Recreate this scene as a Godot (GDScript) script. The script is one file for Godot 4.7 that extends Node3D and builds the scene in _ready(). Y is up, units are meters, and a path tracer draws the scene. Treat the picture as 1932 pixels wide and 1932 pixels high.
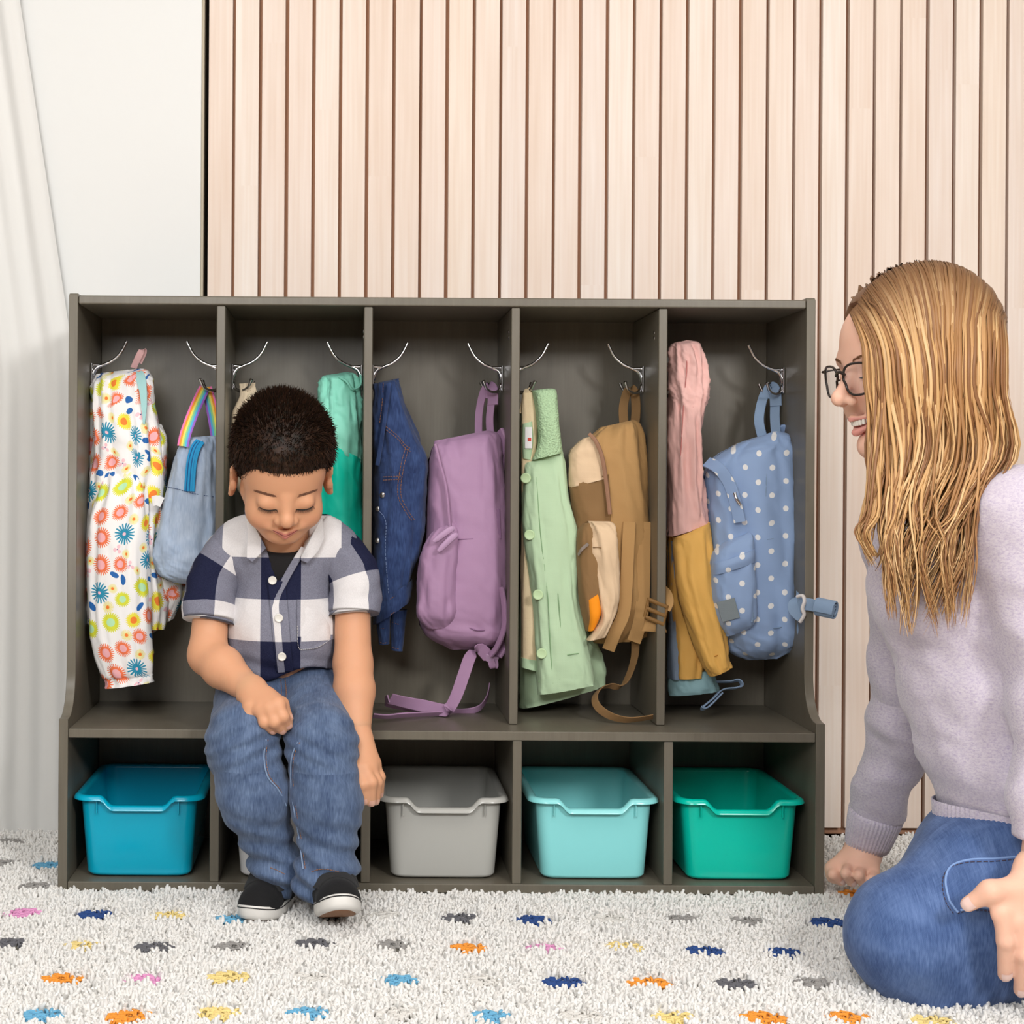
extends Node3D
# A child on the bench of a five-section coat locker, a woman kneeling beside it, wood slat wall and shaggy rug.
# Units are metres. z = 0 is the front of the locker's bench, y = 0 its underside, x = 0 its middle.

const FPX := 2970.0            # focal length in pixels of the 1932 frame
const CX := 660.0              # where the optical axis meets the frame
const CY := 900.0
const EYE := Vector3(-0.149, 0.66, 2.5)
const ROLL := 0.0065

class MB:
	var v := PackedVector3Array()
	var uv := PackedVector2Array()
	var col := PackedColorArray()
	var idx := PackedInt32Array()
	var nrm := PackedVector3Array()
	var pairs := PackedInt32Array()
	var use_col := false
	func vert(p: Vector3, t := Vector2.ZERO, c := Color.WHITE) -> int:
		v.append(p)
		uv.append(t)
		col.append(c)
		return v.size() - 1
	func tri(a: int, b: int, c: int) -> void:
		idx.append(a)
		idx.append(c)
		idx.append(b)
	func quad(a: int, b: int, c: int, d: int) -> void:
		tri(a, b, c)
		tri(a, c, d)
	# rows x cols points, counter-clockwise seen from outside when rows go down and columns go right
	func grid(pts: PackedVector3Array, uvs: PackedVector2Array, rows: int, cols: int, closed := false, c := Color.WHITE) -> int:
		var base := v.size()
		v.append_array(pts)
		uv.append_array(uvs)
		for i in pts.size():
			col.append(c)
		for r in rows - 1:
			for k in cols - 1:
				var a := base + r * cols + k
				quad(a, a + cols, a + cols + 1, a + 1)
		if closed:
			for r in rows:
				pairs.append(base + r * cols)
				pairs.append(base + r * cols + cols - 1)
		return base
	func fan(ring: PackedInt32Array, flip := false) -> void:
		var m := Vector3.ZERO
		for i in ring:
			m += v[i]
		m /= ring.size()
		var ids := PackedInt32Array()
		for i in ring:
			ids.append(vert(v[i], uv[i], col[i]))
		var c := vert(m, uv[ring[0]], col[ring[0]])
		for k in ids.size():
			var a := ids[k]
			var b := ids[(k + 1) % ids.size()]
			if flip:
				tri(c, b, a)
			else:
				tri(c, a, b)
	func mesh() -> ArrayMesh:
		var n := PackedVector3Array()
		n.resize(v.size())
		for k in range(0, idx.size(), 3):
			var a := idx[k]
			var b := idx[k + 1]
			var c := idx[k + 2]
			var f := (v[c] - v[a]).cross(v[b] - v[a])
			n[a] += f
			n[b] += f
			n[c] += f
		for k in range(0, pairs.size(), 2):
			var s := n[pairs[k]] + n[pairs[k + 1]]
			n[pairs[k]] = s
			n[pairs[k + 1]] = s
		for k in n.size():
			if k < nrm.size() and nrm[k] != Vector3.ZERO:
				n[k] = nrm[k]
			else:
				n[k] = n[k].normalized() if n[k].length_squared() > 1e-20 else Vector3.UP
		var arr := []
		arr.resize(Mesh.ARRAY_MAX)
		arr[Mesh.ARRAY_VERTEX] = v
		arr[Mesh.ARRAY_NORMAL] = n
		arr[Mesh.ARRAY_TEX_UV] = uv
		if use_col:
			arr[Mesh.ARRAY_COLOR] = col
		arr[Mesh.ARRAY_INDEX] = idx
		var m := ArrayMesh.new()
		m.add_surface_from_arrays(Mesh.PRIMITIVE_TRIANGLES, arr)
		return m
	# a box with rounded edges: c centre, s size, b bevel
	func box(c: Vector3, s: Vector3, b := 0.001, bas := Basis.IDENTITY, tint := Color.WHITE) -> void:
		if nrm.size() != v.size():
			nrm.resize(v.size())
		var h := s * 0.5
		var id := {}
		for ax in 3:
			for sg in [-1, 1]:
				for i in [-1, 1]:
					for j in [-1, 1]:
						var p := Vector3.ZERO
						var u := (ax + 1) % 3
						var w := (ax + 2) % 3
						p[ax] = h[ax] * sg
						p[u] = (h[u] - b) * i
						p[w] = (h[w] - b) * j
						var n := Vector3.ZERO
						n[ax] = sg
						var key := Vector3i.ZERO
						key[ax] = sg
						key[u] = i
						key[w] = j
						var t := Vector2(p.x if ax != 0 else p.z, p.y if ax != 1 else p.z) + Vector2(c.x, c.y)
						id[[ax, key]] = vert(c + bas * p, t, tint)
						nrm.append(bas * n)
		for ax in 3:
			var u := (ax + 1) % 3
			var w := (ax + 2) % 3
			for sg in [-1, 1]:
				var q := []
				for ij in [[-1, -1], [1, -1], [1, 1], [-1, 1]]:
					var key := Vector3i.ZERO
					key[ax] = sg
					key[u] = ij[0]
					key[w] = ij[1]
					q.append(id[[ax, key]])
				if sg > 0:
					quad(q[0], q[1], q[2], q[3])
				else:
					quad(q[3], q[2], q[1], q[0])
			# edges parallel to axis ax
			for i in [-1, 1]:
				for j in [-1, 1]:
					var lo := Vector3i.ZERO
					lo[u] = i
					lo[w] = j
					lo[ax] = -1
					var hi := lo
					hi[ax] = 1
					var a: int = id[[u, lo]]
					var b2: int = id[[u, hi]]
					var c2: int = id[[w, hi]]
					var d: int = id[[w, lo]]
					if i * j > 0:
						quad(a, d, c2, b2)
					else:
						quad(a, b2, c2, d)
		for i in [-1, 1]:
			for j in [-1, 1]:
				for k in [-1, 1]:
					var key := Vector3i(i, j, k)
					var a: int = id[[0, key]]
					var b2: int = id[[1, key]]
					var c2: int = id[[2, key]]
					if i * j * k > 0:
						tri(a, b2, c2)
					else:
						tri(a, c2, b2)
	# a round tube along pts; rad is a float or an array of floats; flat squashes it along the side direction
	func tube(pts: PackedVector3Array, rad, sides := 8, caps := true, flat := 1.0, up := Vector3.UP, tint := Color.WHITE, tint2 := Color.WHITE) -> void:
		var n := pts.size()
		var out := PackedVector3Array()
		var uvs := PackedVector2Array()
		var along := 0.0
		var side := Vector3.ZERO
		for i in n:
			var t := (pts[mini(i + 1, n - 1)] - pts[maxi(i - 1, 0)]).normalized()
			if i == 0:
				side = up.cross(t)
				if side.length() < 0.05:
					side = Vector3.RIGHT.cross(t)
				side = side.normalized()
			else:
				side = (side - t * side.dot(t)).normalized()
				along += pts[i].distance_to(pts[i - 1])
			var w := t.cross(side)
			var r: float = rad[i] if rad is Array or rad is PackedFloat32Array else rad
			for k in sides + 1:
				var a := TAU * k / sides
				out.append(pts[i] + side * cos(a) * r + w * sin(a) * r * flat)
				uvs.append(Vector2(r * a, along))
		var was := v.size()
		var base := grid(out, uvs, n, sides + 1, true, tint)
		if tint2 != tint:
			for i in n:
				for k in sides + 1:
					col[was + i * (sides + 1) + k] = tint.lerp(tint2, float(i) / (n - 1))
		# the grid above runs the other way round for this order: turn it
		var at := idx.size() - (n - 1) * sides * 6
		for k in range(at, idx.size(), 3):
			var s := idx[k + 1]
			idx[k + 1] = idx[k + 2]
			idx[k + 2] = s
		if caps:
			var r0 := PackedInt32Array()
			var r1 := PackedInt32Array()
			for k in sides:
				r0.append(base + k)
				r1.append(base + (n - 1) * (sides + 1) + k)
			fan(r0, true)
			fan(r1)
	# a strap: a thin rectangle swept along pts, wide along wd
	func strap(pts: PackedVector3Array, wd, width, thick: float, tint := Color.WHITE) -> void:
		var n := pts.size()
		var along := 0.0
		var out := PackedVector3Array()
		var uvs := PackedVector2Array()
		for i in n:
			var t := (pts[mini(i + 1, n - 1)] - pts[maxi(i - 1, 0)]).normalized()
			if i > 0:
				along += pts[i].distance_to(pts[i - 1])
			var ww: Vector3 = wd[i] if wd is Array or wd is PackedVector3Array else wd
			var s := (ww - t * ww.dot(t)).normalized()
			var w := t.cross(s)
			var hw: float = (width[i] if width is Array else width) * 0.5
			var ht := thick * 0.5
			for c in [[-1, 1], [-0.92, 1.0], [0.92, 1.0], [1, 1], [1, 0], [1, -1], [0.92, -1.0], [-0.92, -1.0], [-1, -1], [-1, 0], [-1, 1]]:
				var e: float = 0.55 if absf(c[0]) == 1.0 else 1.0
				out.append(pts[i] + s * hw * c[0] + w * ht * c[1] * e)
				uvs.append(Vector2(hw * c[0] + (0.0 if c[1] > 0 else 4.0 * hw), along))
		var base := grid(out, uvs, n, 11, true, tint)
		var r0 := PackedInt32Array()
		var r1 := PackedInt32Array()
		for k in 10:
			r0.append(base + k)
			r1.append(base + (n - 1) * 11 + k)
		fan(r0)
		fan(r1, true)
	# a lathe: profile of (radius, height) turned round the local y axis
	func lathe(prof: PackedVector2Array, c: Vector3, bas := Basis.IDENTITY, sides := 16, tint := Color.WHITE) -> void:
		var out := PackedVector3Array()
		var uvs := PackedVector2Array()
		for p in prof:
			for k in sides + 1:
				var a := TAU * k / sides
				out.append(c + bas * Vector3(cos(a) * p.x, p.y, -sin(a) * p.x))
				uvs.append(Vector2(a * p.x, p.y))
		grid(out, uvs, prof.size(), sides + 1, true, tint)

func pix(px: float, py: float, z: float) -> Vector3:
	var dx := px - CX
	var dy := py - CY
	var x := dx + dy * ROLL
	var y := dy - dx * ROLL
	var d := EYE.z - z
	return Vector3(EYE.x + x / FPX * d, EYE.y - y / FPX * d, z)

func pxs(n: float, z: float) -> float:      # pixels to metres at depth z
	return n / FPX * (EYE.z - z)

var used := {}
func numbered(called: String) -> String:
	if not used.has(called):
		used[called] = 0
		return called
	used[called] += 1
	return "%s_%03d" % [called, used[called]]

func obj(called: String, m: Mesh, mt: Material, parent: Node3D = self) -> MeshInstance3D:
	var o := MeshInstance3D.new()
	o.name = numbered(called) if parent == self else called
	o.mesh = m
	o.material_override = mt
	parent.add_child(o, true)
	return o

func thing(called: String, label: String, category: String, at := Vector3.ZERO, group := "") -> Node3D:
	var o := Node3D.new()
	o.name = numbered(called)
	add_child(o)
	o.position = at
	tag(o, label, category, group)
	return o

func tag(o: Node, label: String, category: String, group := "") -> void:
	o.set_meta("label", label)
	o.set_meta("category", category)
	if group:
		o.set_meta("group", group)

func struct(called: String, m: Mesh, mt: Material, label := "", category := "") -> MeshInstance3D:
	var o := obj(called, m, mt)
	o.set_meta("kind", "structure")
	if label:
		tag(o, label, category)
	return o

func smooth(keys: Array, n: int) -> Array:    # Catmull-Rom through arrays of floats, n samples
	var out := []
	var last := keys.size() - 1
	for i in n:
		var f := float(i) / (n - 1) * last
		var k := mini(int(f), last - 1)
		var t := f - k
		var a: Array = keys[maxi(k - 1, 0)]
		var b: Array = keys[k]
		var c: Array = keys[k + 1]
		var d: Array = keys[mini(k + 2, last)]
		var row := []
		for j in b.size():
			row.append(cubic_interpolate(b[j], c[j], a[j], d[j], t))
		out.append(row)
	return out

func curve(keys: Array, n: int) -> PackedVector3Array:   # Catmull-Rom through points
	var arr := []
	for p in keys:
		arr.append([p.x, p.y, p.z])
	var out := PackedVector3Array()
	for r in smooth(arr, n):
		out.append(Vector3(r[0], r[1], r[2]))
	return out

# A soft volume lofted through rows. key row: [left px, left py, right px, right py, z, front bulge, back bulge]
# fold(u 0..1 across, v 0..1 down, front) -> displacement in metres along the outward direction
func loft(keys: Array, rows: int, cols: int, fold = null, power := 2.5, cap := true, scallop = null) -> MB:
	var mb := MB.new()
	var rr := smooth(keys, rows)
	var out := PackedVector3Array()
	var uvs := PackedVector2Array()
	var along := 0.0
	var prev := Vector3.ZERO
	for i in rows:
		var k: Array = rr[i]
		var v := float(i) / (rows - 1)
		var l := pix(k[0], k[1], k[4])
		var r := pix(k[2], k[3], k[4])
		var c := (l + r) * 0.5
		var h := (r - l) * 0.5
		if i > 0:
			along += c.distance_to(prev)
		prev = c
		var across := 0.0
		var was := Vector3.ZERO
		for j in cols + 1:
			var a := TAU * j / cols
			# starts at the left edge, over the front to the right, and round the back
			var ca := -cos(a)
			var sa := sin(a)
			var x := signf(ca) * pow(absf(ca), 2.0 / power)
			var z := signf(sa) * pow(absf(sa), 2.0 / power)
			var p := c + h * x + Vector3(0, 0, z * (k[5] if z > 0 else k[6]))
			if fold != null:
				var n := Vector3(x * 0.6, 0, z).normalized()
				p += n * float(fold.call((x + 1) * 0.5, v, sa > 0)) * (1.0 if absf(z) > 0.0 else 0.5)
			if scallop != null:
				p += scallop.call((x + 1) * 0.5, v, sa > 0)
			if j > 0:
				across += p.distance_to(was)
			was = p
			out.append(p)
			uvs.append(Vector2(across, along))
	var base := mb.grid(out, uvs, rows, cols + 1, true)
	if cap:
		var r0 := PackedInt32Array()
		var r1 := PackedInt32Array()
		for j in cols:
			r0.append(base + j)
			r1.append(base + (rows - 1) * (cols + 1) + j)
		mb.fan(r0)
		mb.fan(r1, true)
	return mb

# ---------- materials and textures ----------
var M := {}
func mat(called: String, c: Color, rough := 0.8, metal := 0.0, spec := 0.5) -> StandardMaterial3D:
	var m := StandardMaterial3D.new()
	m.resource_name = called
	m.albedo_color = c
	m.roughness = rough
	m.metallic = metal
	m.metallic_specular = spec
	M[called] = m
	return m

func bump(m: StandardMaterial3D, t: Texture2D, cm: float, scale: Vector3, tri := true) -> StandardMaterial3D:
	m.heightmap_enabled = true
	m.heightmap_texture = t
	m.heightmap_scale = cm
	m.uv1_scale = scale
	m.uv1_triplanar = tri
	return m

func noise(sd: int, freq: float, oct := 3, kind := FastNoiseLite.TYPE_SIMPLEX_SMOOTH) -> FastNoiseLite:
	var f := FastNoiseLite.new()
	f.seed = sd
	f.frequency = freq
	f.noise_type = kind
	f.fractal_octaves = oct
	return f

func ntex(sd: int, freq: float, oct := 3, size := 512) -> NoiseTexture2D:
	var t := NoiseTexture2D.new()
	t.width = size
	t.height = size
	t.seamless = true
	t.noise = noise(sd, freq, oct)
	return t

func weave_tex(size := 128, threads := 16) -> ImageTexture:
	var im := Image.create(size, size, false, Image.FORMAT_RGB8)
	for y in size:
		for x in size:
			var a := float(x) / size * threads
			var b := float(y) / size * threads
			var over := (int(a) + int(b)) % 2 == 0
			var h := sin(fposmod(a, 1.0) * PI) if over else sin(fposmod(b, 1.0) * PI)
			im.set_pixel(x, y, Color(h, h, h))
	return ImageTexture.create_from_image(im)

func streak_tex(w: int, h: int, sd: int, a: Color, b: Color, fx: float, fy: float, grain: float) -> ImageTexture:
	var im := Image.create(w, h, false, Image.FORMAT_RGB8)
	var n1 := noise(sd, 1.0, 4)
	var n2 := noise(sd + 7, 1.0, 2)
	for y in h:
		for x in w:
			var s := n1.get_noise_2d(x * fx, y * fy) * 0.5 + 0.5
			var g := n2.get_noise_2d(x * fx * 9.0, y * fy * 1.6) * grain
			im.set_pixel(x, y, a.lerp(b, clampf(s + g, 0.0, 1.0)))
	return ImageTexture.create_from_image(im)

func _ready() -> void:
	build_view()
	build_materials()
	build_room()
	build_locker()
	build_bins()
	build_rug()
	build_hangings()
	build_boy()
	build_woman()

func build_view() -> void:
	var cam := Camera3D.new()
	cam.name = "camera"
	add_child(cam)
	cam.projection = Camera3D.PROJECTION_FRUSTUM
	cam.near = 0.1
	cam.far = 50.0
	cam.size = cam.near * 1932.0 / FPX
	cam.frustum_offset = Vector2((966.0 - CX) / FPX, -(966.0 - CY) / FPX) * cam.near
	cam.position = EYE
	cam.rotation.z = ROLL
	cam.current = true
	var we := WorldEnvironment.new()
	we.name = "environment"
	var e := Environment.new()
	e.background_mode = Environment.BG_COLOR
	e.background_color = Color.BLACK
	e.tonemap_mode = Environment.TONE_MAPPER_LINEAR
	e.tonemap_exposure = 1.31
	e.sdfgi_enabled = true
	e.ssao_enabled = true
	e.ssil_enabled = true
	we.environment = e
	add_child(we)
	# the two studio lamps stand behind the camera; the ceiling has two panels
	studio_lamp(Vector3(1.32, 1.95, 3.5), Vector3(0.2, 0.55, -0.2), Vector2(0.5, 0.5), 4.4, Color(1.0, 0.99, 0.98), "square white softbox on a black tripod stand at the right behind the viewpoint")
	studio_lamp(Vector3(-0.75, 1.8, 3.2), Vector3(0.1, 0.5, -0.2), Vector2(1.0, 1.0), 3.5, Color(1.0, 1.0, 1.0), "large square white softbox on a stand at the left behind the viewpoint")
	for x in [-0.9, 1.0]:
		ceiling_panel(Vector3(x, 2.58, 1.3), Vector2(1.2, 1.2), 0.6)

func studio_lamp(at: Vector3, to: Vector3, size: Vector2, energy: float, c: Color, label: String) -> void:
	var t := thing("studio_lamp", label, "lamp", Vector3(at.x, -0.012, at.z), "")
	var look := Basis.looking_at(to - at, Vector3.UP)
	var head := at - t.position
	var black := mat("lamp_black", Color(0.05, 0.05, 0.05), 0.5)
	var glow := mat("lamp_diffuser", Color(0.95, 0.95, 0.95), 0.6)
	glow.emission_enabled = true
	glow.emission = c
	glow.emission_energy_multiplier = 0.6
	var f := MB.new()
	f.box(head + look * Vector3(0, 0, 0.02), Vector3(size.x, size.y, 0.01), 0.002, look)
	obj("diffuser", f.mesh(), glow, t)
	var s := MB.new()
	var prof := PackedVector2Array([Vector2(0.06, 0.4), Vector2(0.09, 0.4), Vector2(size.x * 0.72, 0.035), Vector2(size.x * 0.72, 0.01)])
	s.lathe(prof, head, look * Basis(Vector3.RIGHT, PI / 2) * Basis(Vector3.UP, PI / 4), 4)
	obj("hood", s.mesh(), black, t)
	var p := MB.new()
	var neck := head + look * Vector3(0, 0, 0.3)
	p.tube(PackedVector3Array([Vector3(neck.x, 0.25, neck.z), Vector3(neck.x, neck.y, neck.z)]), 0.015, 8)
	obj("pole", p.mesh(), black, t)
	for k in 3:
		var a := TAU * k / 3 + 0.4
		var l := MB.new()
		l.tube(PackedVector3Array([Vector3(neck.x, 0.6, neck.z), Vector3(neck.x + cos(a) * 0.45, 0.012, neck.z + sin(a) * 0.45)]), 0.011, 8)
		obj("leg", l.mesh(), black, t)
	var li := AreaLight3D.new()
	li.name = "softbox_light"
	add_child(li, true)
	li.transform = Transform3D(look, at - look.z * 0.0)
	li.area_size = size
	li.area_normalize_energy = true
	li.light_energy = energy
	li.light_color = c
	li.shadow_enabled = true
	li.area_range = 12.0
	li.area_attenuation = 2.0

func ceiling_panel(at: Vector3, size: Vector2, energy: float) -> void:
	var t := thing("ceiling_light", "square white ceiling light panel " + ("over the left half of the room" if at.x < 0 else "over the right half of the room"), "light", at, "ceiling light panels")
	var f := MB.new()
	for s in [-1, 1]:
		f.box(Vector3(s * (size.x * 0.5 + 0.01), 0, 0), Vector3(0.02, 0.04, size.y + 0.04), 0.003)
		f.box(Vector3(0, 0, s * (size.y * 0.5 + 0.01)), Vector3(size.x, 0.04, 0.02), 0.003)
	obj("frame", f.mesh(), mat("panel_frame", Color(0.9, 0.9, 0.9), 0.5), t)
	var g := mat("panel_glow", Color(0.95, 0.95, 0.95), 0.6)
	g.emission_enabled = true
	g.emission = Color(1, 0.99, 0.97)
	g.emission_energy_multiplier = 0.6
	var d := MB.new()
	d.box(Vector3(0, 0.01, 0), Vector3(size.x, 0.01, size.y), 0.002)
	obj("diffuser", d.mesh(), g, t)
	var li := AreaLight3D.new()
	li.name = "ceiling_panel_light"
	add_child(li, true)
	li.transform = Transform3D(Basis(Vector3.RIGHT, -PI / 2), at + Vector3(0, -0.002, 0))
	li.area_size = size
	li.area_normalize_energy = true
	li.light_energy = energy
	li.light_color = Color(1, 0.99, 0.97)
	li.shadow_enabled = true
	li.area_range = 12.0
	li.area_attenuation = 2.0

func build_materials() -> void:
	mat("white_wall", Color(0.905, 0.91, 0.905), 0.85)
	mat("room_paint", Color(0.6, 0.6, 0.6), 0.9)
	mat("wall_edge", Color(0.72, 0.68, 0.6), 0.7)
	mat("backing", Color(0.72, 0.54, 0.43), 0.9)
	mat("floor_wood", Color(0.7, 0.58, 0.46), 0.5)
	var lk := mat("locker", Color(1, 1, 1), 0.36, 0.0, 0.45)
	lk.albedo_texture = streak_tex(128, 512, 5, Color(0.405, 0.382, 0.335), Color(0.44, 0.417, 0.37), 0.05, 0.006, 0.35)
	lk.uv1_triplanar = true
	lk.uv1_scale = Vector3(5, 1.6, 5)
	mat("chrome", Color(0.86, 0.86, 0.87), 0.12, 1.0)
	var tones := [Color(0.917, 0.863, 0.824), Color(0.926, 0.878, 0.839), Color(0.912, 0.854, 0.809), Color(0.931, 0.892, 0.858), Color(0.922, 0.868, 0.819), Color(0.907, 0.858, 0.824)]
	for k in 3:
		M["slat_tex%d" % k] = streak_tex(192, 1024, 40 + k, Color(0.95, 0.915, 0.885), Color(1, 1, 1), 0.011, 0.0022, 0.35)
	for k in tones.size():
		var m := mat("slat%d" % k, tones[k], 0.55)
		m.albedo_texture = M["slat_tex%d" % (k % 3)]
		m.uv1_scale = Vector3(6, 0.72, 1)
		m.uv1_offset = Vector3(k * 0.37, k * 0.21, 0)

# ---------- the room ----------
func plain(c: Vector3, s: Vector3, b := 0.002) -> Mesh:
	var mb := MB.new()
	mb.box(c, s, b)
	return mb.mesh()

func build_room() -> void:
	var zb := -0.42
	struct("floor", plain(Vector3(0.1, -0.07, 2.0), Vector3(5.2, 0.1, 5.4)), M.floor_wood)
	struct("ceiling", plain(Vector3(0.1, 2.66, 2.0), Vector3(5.2, 0.1, 5.4)), M.white_wall)
	struct("wall_right", plain(Vector3(2.65, 1.3, 2.0), Vector3(0.1, 2.8, 5.4)), M.room_paint)
	struct("wall_left", plain(Vector3(-2.45, 1.3, 2.0), Vector3(0.1, 2.8, 5.4)), M.room_paint)
	struct("wall_front", plain(Vector3(0.1, 1.3, 4.7), Vector3(5.2, 2.8, 0.1)), M.room_paint)
	# white panel wall at the left, its raw edge, a dark gap, then the slats on their backing board
	struct("wall_white", plain(Vector3(-1.425, 1.3, zb - 0.105), Vector3(1.992, 2.66, 0.2), 0.002), M.white_wall)
	struct("trim_1", plain(Vector3(-0.4265, 1.3, zb - 0.104), Vector3(0.005, 2.66, 0.196), 0.001), M.wall_edge)
	var w := struct("wall_back", plain(Vector3(0.1, 1.3, zb - 0.23), Vector3(5.06, 2.66, 0.05)), M.room_paint)
	obj("backing_board", plain(Vector3(1.11, 1.3, zb - 0.022), Vector3(3.03, 2.6, 0.014)), M.backing, w)
	var rng := RandomNumberGenerator.new()
	rng.seed = 11
	var x := -0.4155
	var n := 0
	while x < 2.55:
		var wd := 0.0437 + rng.randf_range(-0.0008, 0.0008)
		var mb := MB.new()
		var out := rng.randf_range(-0.0012, 0.0012)
		mb.box(Vector3(wd * 0.5, 0, 0), Vector3(wd, 2.56, 0.013), 0.0009)
		for i in mb.uv.size():
			mb.uv[i] = mb.uv[i] + Vector2(rng.randf() * 0.0 + n * 0.137, n * 0.61)
		var o := obj("slat", mb.mesh(), M["slat%d" % rng.randi_range(0, 5)], w)
		o.position = Vector3(x, 1.295, zb - 0.0065 + out)
		x += 0.0495
		n += 1
	# sheer white curtain at the far left
	var c := MB.new()
	var cols := 140
	var rows := 40
	var pts := PackedVector3Array()
	var uvs := PackedVector2Array()
	var nz := noise(3, 1.2, 2)
	for r in rows:
		var y := lerpf(2.5, -0.004, r / (rows - 1.0))
		for k in cols:
			var u := k / (cols - 1.0)
			var right := lerpf(-0.765, -0.655, clampf((1.55 - y) / 0.7, 0.0, 1.0))
			var xx := lerpf(-1.5, right, u)
			var am := 0.0028 + 0.002 * nz.get_noise_2d(u * 8.0, y)
			var zz := -0.4 + am * sin(u * 46.0 + 1.4 * nz.get_noise_2d(u * 3.0, y * 0.7)) + 0.004 * sin(u * 113.0)
			pts.append(Vector3(xx, y, zz))
			uvs.append(Vector2(xx, y))
	c.grid(pts, uvs, rows, cols)
	var back := PackedVector3Array()
	for p in pts:
		back.append(p + Vector3(0, 0, -0.0015))
	var b := c.grid(back, uvs, rows, cols)
	var at := c.idx.size() - (rows - 1) * (cols - 1) * 6
	for k in range(at, c.idx.size(), 3):
		var s := c.idx[k + 1]
		c.idx[k + 1] = c.idx[k + 2]
		c.idx[k + 2] = s
	var cm := mat("curtain", Color(0.9, 0.9, 0.89), 0.9)
	cm.backlight_enabled = true
	cm.backlight = Color(0.3, 0.3, 0.3)
	var t := thing("curtain", "sheer white curtain hanging at the left edge beside the locker", "curtain")
	obj("panel", c.mesh(), cm, t)
	var hem := MB.new()
	var hp := PackedVector3Array()
	var hu := PackedVector2Array()
	for r in 2:
		for k in cols:
			var p := pts[(rows - 1) * cols + k]
			p.y = 0.082 if r == 0 else -0.004
			hp.append(p + Vector3(0, 0, 0.0012))
			hu.append(Vector2(p.x, p.y))
	hem.grid(hp, hu, 2, cols)
	obj("hem", hem.mesh(), cm, t)

# ---------- the coat locker ----------
const CUB := 0.2405
const UZ := -0.066
const BZ := -0.316

func build_locker() -> void:
	var t := thing("coat_locker", "grey-stained wooden five-section coat locker with bench, chrome hooks and bin shelves", "locker")
	var L: Material = M.locker
	# side panels with the scooped front edge
	var prof := PackedVector2Array([Vector2(BZ, 0), Vector2(0, 0), Vector2(0, 0.2725), Vector2(-0.008, 0.2735)])
	for k in range(1, 13):
		var a := k / 12.0 * PI / 2
		prof.append(Vector2(-0.008 - 0.058 * sin(a), 0.2735 + 0.068 * (1 - cos(a))))
	prof.append(Vector2(UZ, 0.953))
	prof.append(Vector2(UZ - 0.004, 0.957))
	prof.append(Vector2(BZ, 0.957))
	for s in [-1, 1]:
		obj("side_panel", slab(prof, s * 2.5 * CUB, 0.015, 0.0012), L, t)
	var w := 5 * CUB - 0.015
	obj("top_panel", plain(Vector3(0, 0.946, (UZ + BZ) / 2 + 0.001), Vector3(w, 0.015, UZ - BZ), 0.003), L, t)
	obj("bench", plain(Vector3(0, 0.25, BZ / 2), Vector3(w, 0.015, -BZ - 0.002), 0.0015), L, t)
	obj("bottom_shelf", plain(Vector3(0, 0.0073, BZ / 2), Vector3(w, 0.0146, -BZ - 0.002), 0.0015), L, t)
	obj("back_panel", plain(Vector3(0, 0.478, BZ + 0.003), Vector3(w, 0.93, 0.006), 0.001), L, t)
	for k in 4:
		var x := (k - 1.5) * CUB
		obj("upper_divider", plain(Vector3(x, 0.598, (UZ + BZ) / 2 + 0.004), Vector3(0.015, 0.681, UZ - BZ - 0.012), 0.0022), L, t)
		obj("lower_divider", plain(Vector3(x, 0.1285, BZ / 2), Vector3(0.015, 0.228, -BZ - 0.006), 0.0015), L, t)
	var cam := MB.new()
	cam.lathe(PackedVector2Array([Vector2(0, 0.0012), Vector2(0.0028, 0.0012), Vector2(0.0032, 0)]), Vector3.ZERO, Basis.IDENTITY, 10)
	var cm := cam.mesh()
	for k in 4:
		for y in [0.893, 0.902]:
			var o := obj("screw", cm, M.chrome, t)
			o.transform = Transform3D(Basis(Vector3.BACK, PI / 2), Vector3((k - 1.5) * CUB - 0.0075, y, -0.105))
	var parts := hook_shapes()
	for k in 5:
		for s in [-1, 1]:
			var h := Node3D.new()
			h.name = "coat_hook"
			t.add_child(h, true)
			h.transform = Transform3D(Basis(Vector3.UP, 0.0 if s < 0 else PI), Vector3((k - 2) * CUB + s * (CUB * 0.5 - 0.0075), 0.83, -0.196))
			obj("plate", parts[0], M.chrome, h)
			obj("upper_arm", parts[1], M.chrome, h)
			obj("lower_prong", parts[2], M.chrome, h)
			obj("lower_prong", parts[3], M.chrome, h)

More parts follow.
